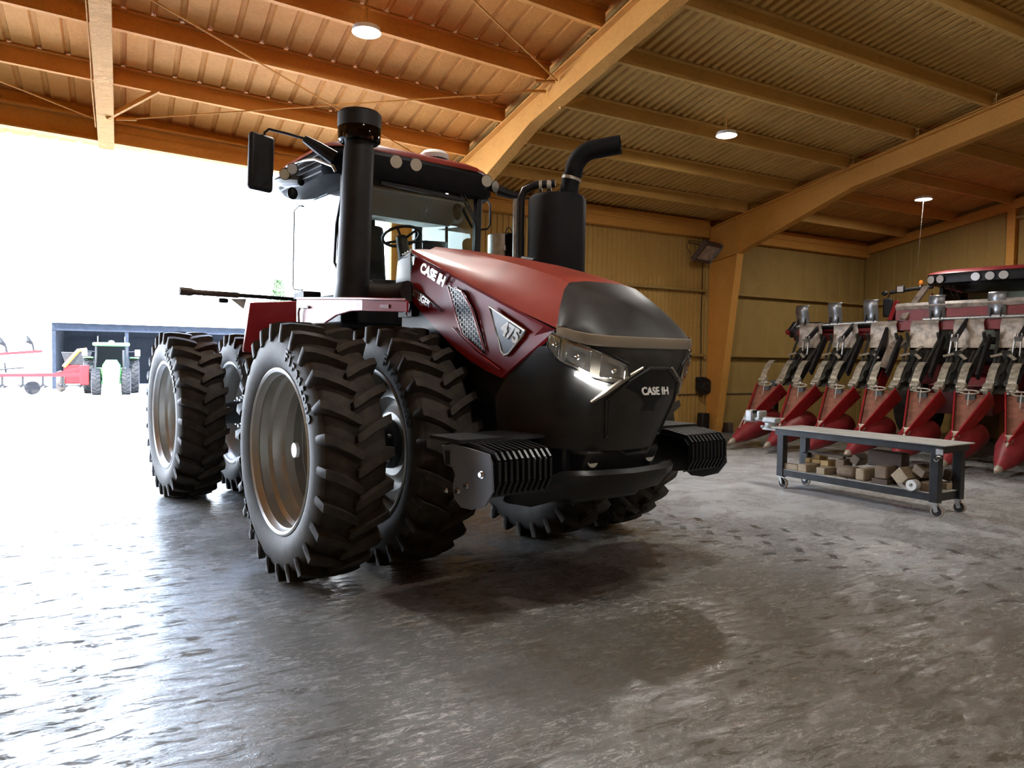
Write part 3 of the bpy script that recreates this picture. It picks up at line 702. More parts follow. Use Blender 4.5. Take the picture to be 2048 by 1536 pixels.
# red side panel tip overlaps the upper rear corner
lows = []
for z, r in LOW:
    r3 = [(x,y,z) for x,y in r]; lows.append(list(reversed([(x,-y,zz) for x,y,zz in r3[1:]]))+r3)
nose = P(MB().loft(lows, False, False, False),'nose_fascia','nose',ang=30)
def npt(z, f, s, out=.0):
    x, y = low_y(z, f); x2, y2 = low_y(z, min(f+.05,6.99)); t = Vector((x2-x,(y2-y),0)); n_ = Vector((t.y,-t.x,0)).normalized()
    if n_.x < 0: n_ = -n_
    return Vector((x+n_.x*out, s*(y+n_.y*out), z))
for s in (-1,1):
    # headlamp: pod let into the corner under the band
    out = [(1.925,5.75),(1.865,4.7),(1.815,3.7),(1.765,2.8),(1.715,1.98),(1.61,1.8),(1.585,2.7),(1.615,3.55),(1.68,4.45),(1.745,5.3),(1.82,6.0)]
    pz = [npt(min(z,1.829),f,s,.004) if z <= 1.829 else npt(1.829,f,s,.004)+Vector((0,0,z-1.829)) for z,f in out]
    def hp(z, f, out_=.01):
        return npt(z,f,s,out_) if z <= 1.829 else npt(1.829,f,s,out_)+Vector((0,0,z-1.829))
    def pw(tab, f):
        for a, b in zip(tab[:-1], tab[1:]):
            if a[0] >= f >= b[0]: return a[1]+(b[1]-a[1])*(a[0]-f)/(a[0]-b[0])
        return tab[-1][1]
    ZT = [(6.0,1.90),(5.75,1.925),(4.7,1.865),(3.7,1.815),(2.8,1.765),(1.9,1.71)]; ZB = [(6.0,1.82),(5.3,1.745),(4.45,1.68),(3.55,1.615),(2.7,1.585),(1.9,1.61)]
    def patch(f0, f1, lo, hi, out_, nf=14, nz=5, ends=0):
        """surface patch between fractions lo..hi of the lamp height, following the nose"""
        return MB().loft([[hp(pw(ZB,f)+(pw(ZT,f)-pw(ZB,f))*(lo+(hi-lo)*k/nz), f, out_) for k in range(nz+1)] for f in [f0+(f1-f0)*i/nf for i in range(nf+1)]], False)
    hl = P(patch(5.98,1.92,0,1,.006),'headlamp','silver',ang=30)
    P(MB().tube(pz,.011,6,closed=True),'headlamp_bezel','blackmet',hl)
    for f0, f1, lo, hi in ((5.75,5.15,.15,.88),(4.85,3.80,.14,.86),(3.35,2.15,.12,.86)):
        P(patch(f0,f1,lo,hi,.014,4,3),'reflector','worklight',hl,ang=0)
        m0 = (hi-lo)*.22; P(patch(f0-(f0-f1)*.2,f0-(f0-f1)*.8,lo+m0,hi-m0,.018,4,3),'projector_lens','rim',hl,ang=30)
        q_ = [hp(pw(ZB,f)+(pw(ZT,f)-pw(ZB,f))*k, f, .02) for f,k in ((f0,hi),((f0+f1)/2,hi+.03),(f1,hi),(f1,lo),(f0,lo))]
        P(MB().tube(q_,.006,6,closed=True),'reflector_rim','chrome',hl)
        P(MB().sphere(hp(pw(ZB,(f0+f1)/2)+(pw(ZT,(f0+f1)/2)-pw(ZB,(f0+f1)/2))*.5,(f0+f1)/2,.02),.020,10,8),'bulb','chrome',hl)
    P(patch(5.95,1.95,.02,.98,.034),'headlamp_lens','lens',hl,ang=30)
    # daytime strip along the lower edge
    ds = [npt(1.65,4.35,s,.012),npt(1.605,3.75,s,.014),npt(1.57,3.25,s,.014),npt(1.545,2.9,s,.014)]
    P(MB().tube(ds,[.016,.022,.018,.008],8),'running_light','lamp_on' if s < 0 else 'lens',hl)
    # bright-edged arm of the grille surround
    a_ = [npt(1.46,3.55,s,.008),npt(1.53,2.95,s,.012),npt(1.60,2.3,s,.012),npt(1.695,1.1,s,.008)]
    P(MB().tube(a_,[.010,.019,.018,.008],8),'grille_arm','silver',nose)
gp = [(1.69,-.10),(1.69,.10),(1.60,.24),(1.47,.345),(1.22,.27),(1.22,-.27),(1.47,-.345),(1.60,-.24)]
def gx(z, y):
    f = 0
    while f < 6.9 and low_y(z,f)[1] < abs(y): f += .05
    return low_y(z,f)[0]
gv = [Vector((gx(z,y)+.012,y,z)) for z,y in gp]; gc = Vector((gx(1.45,0)+.016,0,1.45))
gr = P(MB().add(gv+[gc],[(i,(i+1)%8,8) for i in range(8)]),'grille_panel','blackpl',nose,ang=20)
P(MB().tube(gv,.012,6,closed=True),'grille_surround','nose',gr)
me = text_mesh('CASE IH', .075, .004, M['white'], 'badge_lettering', .002, .1); ob = link('badge_lettering', me, nose)
ob.matrix_local = frame_matrix(Vector((2.20,-.01,1.535)), (0,1,0), (-.25,0,1))
# muzzle plates below the fascia
lamp_bar = P(MB().add([(1.93,-.34,1.13),(1.97,.0,1.14),(1.93,.34,1.13),(1.86,.34,.96),(1.90,0,.96),(1.86,-.34,.96)],[(0,1,4,5),(1,2,3,4)]),'lower_grille','blackpl',nose)
P(MB().tube([(1.965,-.16,1.14),(1.985,-.06,1.085),(1.985,.16,1.085),(1.965,.22,1.13)],.012,6),'tow_bar','blackmet',nose)
for s in (-1,1):
    P(MB().lathe([(0,.0),(.0,.05),(-.03,.055)],(1.905,s*.29,1.05),'x',20),'fog_lamp','worklight',nose)
# bumper lip
BL = []
for (x,y,zt,zb) in ((1.42,-.62,.80,.70),(1.62,-.56,.86,.70),(1.84,-.47,.985,.78),(1.94,-.36,.99,.79),(1.99,0,.985,.80),(1.98,.36,.99,.82),(1.92,.50,1.0,.86)):
    BL.append([(x,y,zt),(x+.03,y,zt-.03),(x+.02,y,(zt+zb)/2),(x-.05,y,zb),(x-.10,y,zb+.01),(x-.06,y,zt-.01)])
P(MB().loft(BL, True, True, True),'bumper_lip','blackmet',ang=40)
# ---------------------------------------------------------------- slatted front step boxes
for s in (-1,1):
    yo, yi = 1.16, .70
    prof = [(1.35,1.145),(1.50,1.185),(1.72,1.18),(1.90,1.155),(1.945,1.11),(1.95,.985),(1.90,.90)]
    box_ = P(MB().loft([[(x-.02,s*yo,z-.02) for x,z in prof],[(x-.02,s*yi,z-.02) for x,z in prof]], False),'step_box','hubblack',ang=0)
    n = 10
    for k in range(n):
        yy = s*(yo-.03-(yo-yi-.05)*k/(n-1)); sl = MB()
        for a, b in zip(prof[:-1], prof[1:]): sl.beam((a[0],yy,a[1]),(b[0],yy,b[1]),.018,.03)
        P(sl,'step_slat','blackmet',box_,ang=0)
    pl = [(1.36,1.15),(1.50,1.18),(1.90,1.155),(1.93,1.10),(1.95,.93),(1.87,.83),(1.72,.78),(1.60,.775),(1.52,.82),(1.50,.90),(1.53,.98),(1.49,1.02),(1.40,1.03)]
    pt = P(MB().prism([(x,s*yo,z) for x,z in pl],(0,s*.012,0)),'side_plate','platebl',bevel=.003)
    P(MB().tube([(x,s*(yo+.014),z) for x,z in ((1.415,1.125),(1.46,1.13),(1.465,1.035),(1.42,1.03))],.006,6,closed=True),'slot_rim','hubblack',pt)
    P(MB().prism([(x,s*(yo+.011),z) for x,z in ((1.42,1.12),(1.455,1.125),(1.46,1.04),(1.425,1.035))],(0,s*.003,0)),'slot','hubblack',pt,ang=0)
    for bx_, bz_ in ((1.83,1.02),(1.665,.925),(1.565,.875),(1.42,.86)):
        P(MB().cyl((bx_,s*(yo+.01),bz_),(bx_,s*(yo+.03),bz_),.017,n=6).cyl((bx_,s*(yo+.008),bz_),(bx_,s*(yo+.014),bz_),.024,n=14),'bolt','chrome',pt)
    P(B(1.25,1.62,s*.5-.02 if s > 0 else -1.2,1.2 if s > 0 else s*.5+.02,1.19,1.215),'step_shelf','blackmet')
    P(MB().beam((1.5,s*.45,1.0),(1.6,s*1.1,.98),.10,.30),'step_bracket','hubblack')
# ---------------------------------------------------------------- cab
CF, CB, CZ0, CZ1 = -1.14, -2.40, 2.30, 3.50
YL, YR = -.76, .80                               # the two side glass planes
cabf = P(B(CB,CF-.02,YL,YR,2.05,2.36),'cab_base','blackpl',bevel=.03)
for (x,y,w) in ((CF,YL,.085),(CF,YR,.075),(CB,YR,.10),(-1.72,YR,.035)):
    P(MB().beam((x,y,2.3),(x+(.05 if x == CF else -.02),y,3.55),w,w,up=(1,0,0)),'cab_pillar','blackpl',bevel=.015)
def pane(pts, name): return P(MB().prism(pts, (Vector(pts[1])-Vector(pts[0])).cross(Vector(pts[2])-Vector(pts[0])).normalized()*.006), name, 'glass', ang=0)
# windshield is bowed
ws = MB(); n = 10; rows = []
for z, dx in ((2.36,0),(2.9,.03),(3.52,.05)):
    rows.append([(CF+dx+.07*math.cos(PI*(k/n-.5)), YL+.04+(YR-YL-.08)*k/n, z) for k in range(n+1)])
P(ws.loft(rows, False),'windshield','glass')
pane([(CF-.03,YL,2.36),(CB+.06,YL,2.36),(CB+.06,YL,3.52),(CF+.02,YL,3.52)],'door_glass')
pane([(CF-.03,YR,2.36),(CB+.06,YR,2.36),(CB+.06,YR,3.52),(CF+.02,YR,3.52)],'side_glass')
pane([(CB,YL+.06,2.5),(CB,YR-.06,2.5),(CB,YR-.06,3.5),(CB,YL+.06,3.5)],'rear_glass')
P(MB().beam((CF,YL,2.36),(CF,YR,2.36),.08,.10),'windshield_sill','blackpl')
# roof: black visor and underside, red cap on top
def roof_loop(z, gx, gy, fx=.0):
    x0, x1, y0, y1 = CB-.12-gx, CF+.14+gx+fx, YL-.20-gy, YR+.20+gy
    pts = []; r = .26
    for cx, cy, a0 in ((x1-r,y1-r,0),(x0+r,y1-r,PI/2),(x0+r,y0+r,PI),(x1-r,y0+r,3*PI/2)):
        for k in range(7): a = a0+PI/2*k/6; pts.append((cx+r*math.cos(a)+(.06*math.cos((cy)*1.3) if a0 in (0,3*PI/2) and k in (0,6) else 0), cy+r*math.sin(a), z))
    return pts
rf = P(MB().loft([roof_loop(3.47,-.10,-.10),roof_loop(3.485,-.02,-.02),roof_loop(3.55,.02,.02),roof_loop(3.70,.02,.0),roof_loop(3.755,-.03,-.03)],True,True,False),'cab_roof','flatblack',ang=35)
P(MB().loft([roof_loop(3.74,-.0,-.0),roof_loop(3.79,-.03,-.03),roof_loop(3.835,-.12,-.12),roof_loop(3.85,-.3,-.3)],True,False,True),'roof_cap','red_dark',rf,ang=35)
P(B(CB+.05,CF-.02,YL+.04,YR-.04,3.42,3.465),'headliner','headliner',bevel=.03)
P(MB().add([(CF-.10,YL+.05,3.46),(CF-.10,YR-.05,3.46),(CF-.45,YR-.05,3.25),(CF-.45,YL+.05,3.25),(CB+.3,YR-.1,3.3),(CB+.3,YL+.1,3.3)],[(0,1,2,3),(3,2,4,5)]),'headliner_visor','headliner',ang=0)
for k in range(4):
    P(MB().tube([(CB-.02,YL-.22+.0*k,3.50+.055*k),(-1.75,YL-.235,3.50+.055*k),(CF+.0,YL-.22,3.50+.055*k)],.008,6),'roof_rib','darkmet',rf)
def worklamp(c, d, r=.062, par=None):
    c = Vector(c); d = Vector(d).normalized()
    o = P(MB().tube([c-d*.07,c-d*.03,c,c+d*.006],[r*.55,r*.95,r*1.12,r*1.12],20),'work_lamp','blackmet',par or rf)
    P(MB().cyl(c+d*.004,c+d*.012,r,n=20),'lamp_lens','worklight',o); return o
for y, z in ((-.30,3.665),(-.075,3.675),(.80,3.655)): worklamp((CF+.20,y,z),(1,-.12,-.15))
worklamp((CF+.10,.985,3.64),(1,.35,-.15))
# receiver dome on the roof
P(MB().lathe([(0,.15),(.05,.16),(.09,.12),(.11,.05),(.112,0)],(-1.3,.36,3.87),'z',28),'receiver_dome','white',rf)
P(MB().lathe([(0,.17),(.05,.15)],(-1.3,.36,3.83),'z',24),'receiver_base','blackpl',rf)
# wipers
P(MB().beam((CF+.115,-.42,3.46),(CF+.125,.56,3.43),.03,.035),'wiper_blade','blackpl')
P(MB().tube([(CF+.13,.38,3.66),(CF+.13,.55,3.43),(CF+.08,.77,3.17)],.010,6).tube([(CF+.13,.43,3.66),(CF+.13,.60,3.43),(CF+.08,.78,3.17)],.008,6),'wiper_arm','blackmet')
P(MB().sphere((CF+.0,.56,3.32),.075,12,8,(.4,.8,1.2)),'inside_mirror','blackpl')
# steering wheel and column
sw = Matrix.Translation((-1.42,.03,3.03)) @ Euler((0,-.42,0)).to_matrix().to_4x4()
ring = [sw @ Vector((.2*math.cos(2*PI*k/28),.2*math.sin(2*PI*k/28),0)) for k in range(28)]
swo = P(MB().tube(ring,.017,8,closed=True),'steering_wheel','blackpl')
for a in (.6,2.55,PI+.6,5.6): P(MB().tube([sw @ Vector((0,0,-.05)), sw @ Vector((.19*math.cos(a),.19*math.sin(a),0))],.014,6),'wheel_spoke','blackpl',swo)
P(MB().tube([(-1.42,.03,3.02),(-1.34,.03,2.8),(-1.24,.02,2.4)],[.06,.07,.10],12),'steering_column','blackpl')
P(MB().tube([(-1.40,.03,2.96),(-1.36,.32,3.0)],.014,8),'column_lever','blackpl')
seat = P(B(-2.2,-1.75,-.3,.26,2.45,2.60),'seat','seat',bevel=.05)
P(MB().box((-2.2,-.02,2.92),(.14,.5,.7),(0,-.12,0)),'seat_back','seat',bevel=.06)
P(MB().box((-2.22,-.02,3.30),(.09,.28,.16)),'head_rest','seat',bevel=.04)
P(B(-2.1,-1.6,.34,.46,2.6,2.78),'arm_rest','seat',bevel=.03)
P(B(-2.1,-1.6,-.46,-.36,2.6,2.72),'arm_rest','seat',bevel=.03)
P(MB().box((-1.55,.52,2.95),(.03,.26,.2),(0,0,-.4)),'monitor','blackpl',bevel=.01)
# grab rails
P(MB().tube([(-.70,-.97,3.24),(-.67,-.98,3.22),(-.80,-.98,2.95),(-.84,-.98,2.6),(-.66,-.97,2.42)],.013,8),'grab_rail','blackmet')
P(MB().tube([(-1.62,-.97,3.24),(-1.66,-1.0,3.25),(-1.80,-1.0,3.22),(-1.83,-1.0,2.45),(-1.78,-1.0,2.41),(-1.64,-.97,2.40)],.007,8),'grab_rail','darkmet')
P(MB().tube([(-1.10,.82,3.50),(-1.02,.88,3.47),(-1.0,.9,3.42),(-1.0,.9,3.2),(-1.02,.88,3.16),(-1.12,.8,3.15)],.011,8),'grab_rail','blackmet')
# mirrors
mr = P(MB().box((-1.32,-1.5,3.52),(.07,.26,.52),(0,.06,.28)),'mirror','blackpl',bevel=.04,seg=3)
P(MB().tube([(-1.30,-1.46,3.70),(-1.31,-1.47,3.80),(-1.28,-1.44,3.83),(-1.20,-1.30,3.80),(-1.08,-1.12,3.745)],.013,8),'mirror_bracket','blackmet',mr)
P(MB().tube([(-1.12,-1.16,3.76),(-1.06,-1.06,3.69),(-1.0,-.92,3.60)],[.035,.055,.07],10),'mirror_arm','blackpl',mr)
P(MB().tube([(-1.0,1.0,3.60),(-.93,1.12,3.56),(-.86,1.28,3.53)],[.06,.05,.02],10),'mirror_arm','blackpl')
P(MB().tube([(-.86,1.28,3.53),(-.8,1.5,3.52)],.012,8),'mirror_bracket','blackmet')
P(MB().box((-.79,1.5,3.30),(.07,.24,.46)),'mirror','blackpl',bevel=.04)
P(MB().sphere((-1.72,-1.05,3.375),.055,14,10,(.5,1,1.15)),'convex_mirror','blackpl',rf)
# outrigger lamps on the door side
lb = P(MB().tube([(-.78,-1.0,3.42),(-.80,-1.02,3.47),(-1.15,-1.05,3.60),(-1.36,-1.06,3.63),(-1.85,-1.06,3.67)],.014,8),'lamp_rail','steel',rf)
worklamp((-1.80,-1.10,3.575),(.75,-.65,-.2),.052); worklamp((-1.58,-1.10,3.585),(.75,-.65,-.2),.052)
P(MB().tube([(-2.35,-1.0,3.62),(-1.9,-1.04,3.53),(-1.62,-1.0,3.48)],[.03,.07,.04],10),'lamp_pod','blackpl',rf)
# ---------------------------------------------------------------- intake stack
ins = P(MB().tube([(-.64,-.90,2.25),(-.62,-.90,2.4),(-.51,-.90,3.55),(-.505,-.90,3.66)],[.165,.15,.135,.12],24),'intake_stack','blackpl',ang=50)
P(MB().lathe([(0,.0),(0,.17),(.015,.185),(.09,.19),(.13,.19)],(-.50,-.90,3.63),'z',36),'precleaner_bowl','smoke',ins)
P(MB().lathe([(.12,.192),(.24,.192),(.262,.175),(.265,0)],(-.50,-.90,3.63),'z',36),'precleaner_cap','blackpl',ins)
P(MB().lathe([(0,.12),(.1,.09),(.13,.0)],(-.50,-.90,3.64),'z',24),'precleaner_core','blackpl',ins)
hz = MB(); pts = []
for k in range(41):
    u = k/40; pts.append((-.72+.66*u, -.74+.10*u, 2.36-.05*u-.03*math.sin(PI*u)))
hz.tube(pts,[.085+.008*math.cos(k*PI) for k in range(41)],14); P(hz,'air_hose','rubber_hose',ang=60)
P(MB().tube([(-.70,-.737,2.358),(-.66,-.73,2.353)],.097,16),'hose_clamp','beige')
# ---------------------------------------------------------------- exhaust side
mf = P(MB().lathe([(0,.0),(0,.27),(.02,.28),(1.22,.28),(1.255,.26),(1.28,.0)],(.15,.87,2.05),'z',40),'exhaust_canister','flatblack',ang=30)
ex = [(.24,.93,3.30),(.26,.95,3.50)]
for k in range(9):
    a = PI/2*k/8*.93; ex.append((.26+.22*(1-math.cos(a))*.8+.03, .95+.22*(1-math.cos(a))*.6, 3.50+.22*math.sin(a)+.02))
d_ = Vector((.8,.6,.12)).normalized(); e0 = Vector(ex[-1]); ex += [tuple(e0+d_*.1), tuple(e0+d_*.25)]
P(MB().tube(ex,.088,20,caps=False),'exhaust_pipe','flatblack',mf,ang=50)
P(MB().tube(ex,.080,20,caps=False),'pipe_bore','hubblack',mf)
P(MB().cyl((.257,.947,3.46),(.262,.952,3.49),.094,n=20),'pipe_clamp','steel',mf)
P(MB().tube([(-.10,.62,2.4),(-.10,.62,3.30),(-.07,.64,3.38),(.0,.72,3.43),(.14,.85,3.44)],.038,12),'bypass_pipe','blackmet',mf)
P(MB().cyl((.08,.80,3.42),(.11,.83,3.42),.055,n=12).cyl((.02,.75,3.42),(.04,.77,3.42),.055,n=12),'pipe_coupling','rim',mf)
P(MB().cyl((-.155,.60,2.4),(-.155,.60,3.30),.028,n=10),'chrome_pipe','steel',mf)
cn = P(MB().lathe([(0,0),(0,.15),(.55,.15),(.57,.13),(.57,0)],(-.50,.80,2.45),'z',28),'filter_canister','flatblack')
P(MB().lathe([(0,.165),(.56,.165)],(-.56,.76,2.45),'z',28),'perforated_guard','steel',cn)
P(MB().tube([(-.45,.70,3.02),(-.42,.70,3.07),(-.40,.72,3.07),(-.38,.74,3.02)],.006,6),'lift_loop','blackmet',cn)
P(MB().box((-.41,.675,2.86),(.01,.07,.05),(0,0,.65)),'label_plate','white',cn,ang=0)
P(MB().cyl((.35,.30,2.635),(.52,.30,2.60),.03,n=10),'hood_catch','blackpl')
# ---------------------------------------------------------------- platforms and rear body
fo = [(-1.55,2.30),(-.06,2.215),(-.06,2.118),(-.30,2.125),(-.60,2.10),(-.85,2.04),(-1.10,1.93),(-1.45,1.70),(-1.55,1.70)]
for s in (-1,1):
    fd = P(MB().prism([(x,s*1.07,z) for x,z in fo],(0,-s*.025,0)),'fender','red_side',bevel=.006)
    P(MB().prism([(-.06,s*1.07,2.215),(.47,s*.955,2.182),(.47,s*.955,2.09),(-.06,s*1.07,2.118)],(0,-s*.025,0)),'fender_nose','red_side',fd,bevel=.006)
    P(MB().prism([(-1.55,s*1.08,2.295),(-.06,s*1.08,2.21),(.48,s*.965,2.175),(-.14,s*.60,2.20),(-1.55,s*.60,2.29)],(0,0,.022)),'fender_deck','red',fd,bevel=.006)
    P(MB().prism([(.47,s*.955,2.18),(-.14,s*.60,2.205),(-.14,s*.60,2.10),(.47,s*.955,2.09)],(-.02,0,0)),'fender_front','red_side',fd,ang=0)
    P(MB().box((.22,s*1.012,2.145),(.11,.012,.03),(0,.055,s*-.214)),'marker_recess','red_dark',fd)
    P(MB().tube([(-1.42,s*1.08,1.75),(-1.42,s*1.10,2.16),(-1.38,s*1.10,2.21),(-1.2,s*1.08,2.20)],.014,8),'step_rail','steel',fd)
    for k in range(3): P(B(-1.75,-1.40,s*1.0-.16,s*1.0+.16,1.0+.36*k,1.03+.36*k),'access_step','blackmet')
    # red body over the hinge, ahead of the rear wheels
    P(MB().prism([(-2.92,s*1.09,2.335),(-2.92,s*.42,2.40),(-2.92,s*.42,1.72),(-2.92,s*1.16,1.765),(-2.92,s*1.165,1.79)],(-.06,0,0)),'tank_panel','red',bevel=.012)
P(B(-4.8,-2.0,-.55,.55,1.5,2.25),'rear_body','hubblack',bevel=.03)
P(B(-1.66,-1.38,-1.06,-.88,2.30,2.37),'battery_cover','blackpl',bevel=.01)
# warning arm that reaches out over the rear wheels
arm = P(MB().tube([(-2.5,-.60,2.37),(-2.5,-1.35,2.375)],.022,10),'warning_arm','darkmet')
P(MB().tube([(-2.5,-1.35,2.375),(-2.5,-1.60,2.375)],.030,10),'arm_sleeve','wood_dark',arm)
P(MB().tube([(-2.5,-1.60,2.375),(-2.5,-1.80,2.378),(-2.5,-1.83,2.378),(-2.5,-1.94,2.38)],[.030,.030,.042,.042],10),'arm_grip','wood_dark',arm)
P(MB().box((-2.52,-1.50,2.31),(.05,.10,.05),(0,0,.2)),'arm_lamp','blackpl',arm,bevel=.015)
P(MB().prism([(-2.55,-1.42,2.335),(-2.55,-1.25,2.345),(-2.55,-1.28,2.23)],(.01,0,0)),'warning_flag','white',arm,ang=0)
# ================================================================ rolling steel workbench and what lies on it
BA = -1.5108; BLOC = (8.345, 5.79, 0)
bench = thing('workbench', 'long black steel workbench on casters with a pale dusty top', 'workbench', BLOC, BA)
def m_top():
    t = NT('dusty_plate_top'); v = t.tc(); f = t.noise(v, 5, 6, .65); t.set('Base Color', t.ramp(f, [(.3,(.30,.285,.25)),(.7,(.47,.455,.41))])); t.set('Roughness', .55); return t.m
M['benchtop'] = m_top()
M['blacktube'] = simple('black_box_section', (.012,.013,.017), .42, var=.5, scale=9, coat=.1)
def Q(mb, name, mat, par, **k): return mb.build(name, M[mat], par, **k)
Q(B(-1.16,1.16,-.335,.335,.822,.836),'top_plate','benchtop',bench,bevel=.003)
Q(B(-1.12,1.12,-.30,-.24,.735,.822).bx(-1.12,1.12,.24,.30,.735,.822).bx(-1.12,-1.06,-.24,.24,.735,.822).bx(1.06,1.12,-.24,.24,.735,.822),'apron','blacktube',bench,bevel=.004)
for sx in (-1,1):
    for sy in (-1,1):
        Q(B(sx*1.03-.05,sx*1.03+.05,sy*.25-.05,sy*.25+.05,.165,.74),'leg','blacktube',bench,bevel=.006)
        wl = Q(MB().box((sx*1.03,sy*.25,.160),(.10,.10,.012)),'caster_plate','steel',bench)
        cx = sx*1.03+.03; Q(MB().beam((sx*1.03,sy*.25-.028,.155),(cx,sy*.25-.028,.062),.006,.05,up=(1,0,0)).beam((sx*1.03,sy*.25+.028,.155),(cx,sy*.25+.028,.062),.006,.05,up=(1,0,0)),'caster_fork','steel',wl)
        Q(MB().lathe([(-.02,.058),(-.02,.066),(.02,.066),(.02,.058)],(cx,sy*.25,.066),'y',28),'caster_tread','tanplate',wl)
        Q(MB().lathe([(-.016,0),(-.016,.059),(.016,.059),(.016,0)],(cx,sy*.25,.066),'y',24),'caster_wheel','darkmet',wl)
        Q(MB().cyl((cx,sy*.25-.035,.066),(cx,sy*.25+.035,.066),.012,n=10),'caster_axle','chrome',wl)
Q(MB().tube([(-1.0,-.29,.14),(-.95,-.34,.12),(-.93,-.36,.08)],.012,6),'brake_lever','blackmet',bench)
Q(B(-1.05,1.05,-.29,-.23,.175,.262).bx(-1.05,1.05,.23,.29,.175,.262).bx(-1.05,-.99,-.23,.23,.175,.262).bx(.99,1.05,-.23,.23,.175,.262),'shelf_frame','blacktube',bench,bevel=.004)
Q(B(-1.04,1.04,-.285,.285,.262,.270),'shelf_plate','benchtop',bench)
Q(B(1.045,1.125,-.306,-.300,.72,.785),'name_plate','steel',bench,bevel=.002)
bo = Q(MB().tube([(1.055,-.305,.69),(1.07,-.315,.705),(1.10,-.315,.705),(1.115,-.305,.69)],.006,6).box((1.085,-.306,.70),(.016,.008,.06)),'bottle_opener','chrome',bench)
Q(MB().tube([(1.06+.025*math.cos(a),-.32,.67+.025*math.sin(a)) for a in [PI*k/6+PI for k in range(7)]],.005,6),'opener_mouth','beige',bo)
# vise overhanging the far end
def bworld(p): return Matrix.Rotation(BA,3,'Z') @ Vector(p) + Vector(BLOC)
vs = thing('bench_vise', 'grey cast bench vise overhanging the end of the workbench', 'vise', bworld((-1.33,-.12,.80)), BA)
M['cast'] = simple('cast_grey', (.36,.36,.35), .42, metal=.35, var=.2, scale=12)
def V_(mb, n, m='cast', par=vs, **k): return Q(mb, n, m, par, **k)
V_(MB().lathe([(0,.115),(.02,.115),(.03,.085),(.075,.085)],(0,0,0),'z',24),'swivel_base')
V_(B(-.12,.12,-.055,.055,.07,.15),'body',bevel=.02); V_(B(-.35,.1,-.04,.04,.085,.14),'slide',bevel=.015)
V_(B(-.19,-.13,-.085,.085,.10,.235),'rear_jaw',bevel=.02); V_(B(-.40,-.27,-.08,.08,.06,.235),'front_jaw',bevel=.025)
V_(B(-.27,-.262,-.075,.075,.19,.235),'jaw_face','blackmet'); V_(MB().cyl((-.47,0,.10),(-.38,0,.10),.028,n=14),'screw_head')
V_(MB().cyl((-.455,-.12,-.02),(-.445,.02,.22),.009,n=8).sphere((-.455,-.12,-.02),.014,8,6).sphere((-.445,.02,.22),.014,8,6),'handle','chrome')
V_(MB().cyl((.05,-.10,.02),(.05,-.13,.02),.018,n=8).cyl((-.06,-.10,.02),(-.06,-.13,.02),.018,n=8),'lock_nut','chrome')
V_(B(-.10,.165,-.06,.06,-.03,.0),'mounting_bar')
# timber
def block(label, u, y, z, dx, dy, dz, mat='wood', rz=0, rx=0, ry=0, end=True, cat='timber block', name='timber_block', bev=.008, grp=None):
    o = B(-dx/2,dx/2,-dy/2,dy/2,-dz/2,dz/2).build(name, M[mat], None, bevel=bev)
    o.location = bworld((u,y,z)); o.rotation_euler = (Matrix.Rotation(BA,3,'Z') @ Euler((rx,ry,rz)).to_matrix()).to_euler()
    return tag(o, label, cat, grp)
S = .270
block('pinkish grey short board lying along the shelf by the left bench leg', -.93,-.22,S+.04,.32,.09,.08,'wood_end')
block('square timber block with dark side beside the pinkish board', -.69,-.13,S+.05,.13,.30,.10,'wood_end')
block('small square timber offcut low on the shelf beside the wide rounded log', -.43,-.12,S+.045,.12,.28,.09,'wood_end')
block('timber block resting upright against the tilted square beam', -.30,.06,S+.10,.12,.2,.20,'wood')
block('tilted square beam leaning on the blocks at mid shelf', -.13,.14,S+.215,.11,.24,.12,'wood',ry=.55)
block('fresh yellow pine cut end standing at the left of the pine pile', -.79,.10,S+.05,.07,.24,.10,'wood_new',bev=.003)
block('fresh yellow pine cut end stacked on top of the standing pine piece', -.79,.10,S+.13,.07,.24,.05,'wood_new',bev=.003)
block('flat yellow pine offcut at the bottom of the pine pile', -.66,.08,S+.13,.12,.22,.05,'wood_new',bev=.003)
block('thick yellow pine offcut under the long dark board', -.53,.10,S+.04,.11,.26,.08,'wood_new',bev=.003)
block('yellow pine offcut with dark side in the pine pile', -.53,.10,S+.12,.11,.26,.07,'wood_new',bev=.003)
block('short pine stub on top of the pine pile', -.665,.10,S+.19,.075,.2,.06,'wood_new',bev=.003)
block('long dark board laid across the top of the pine pile', -.57,.14,S+.237,.60,.09,.02,'wood_dark',bev=.002,cat='board',name='board')
block('second long board lying just in front of the dark board', -.475,.05,S+.225,.36,.07,.03,'wood',bev=.002,cat='board',name='board',rz=.04)
block('black bundled tie-down strap rolled up by the left bench leg', -.90,.12,S+.11,.12,.10,.22,'rubber_hose',cat='strap',name='tie_down_strap',bev=.03)
block('wide rounded log section in the middle of the shelf', -.105,-.12,S+.075,.27,.22,.14,'wood',bev=.05)
block('square timber block with very dark side right of the rounded log', .10,-.06,S+.075,.125,.34,.15,'wood_end',bev=.02)
block('large heavy timber block resting on top of the pile', .26,.115,S+.27,.45,.17,.20,'wood_dark',bev=.015)
block('large square timber cube under the edge of the heavy top block', .36,-.10,S+.14,.16,.24,.16,'wood',bev=.02)
block('reddish plank under the large square timber cube', .36,-.12,S+.03,.20,.24,.06,'wood_dark',bev=.006)
block('square beam turned on its edge with a pale sawn face', .60,-.08,S+.123,.165,.26,.165,'wood_end',ry=.78,rz=-.12)
block('dark brown timber lying at the back of the shelf', .675,.20,S+.11,.34,.12,.20,'wood_dark',bev=.02)
block('tilted brick-sized timber resting on the edge-turned beam', .80,-.02,S+.21,.16,.26,.10,'wood',ry=.45,rz=-.2)
block('split weathered timber against the right bench legs', .94,.225,S+.16,.09,.11,.13,'wood_dark',ry=.2)
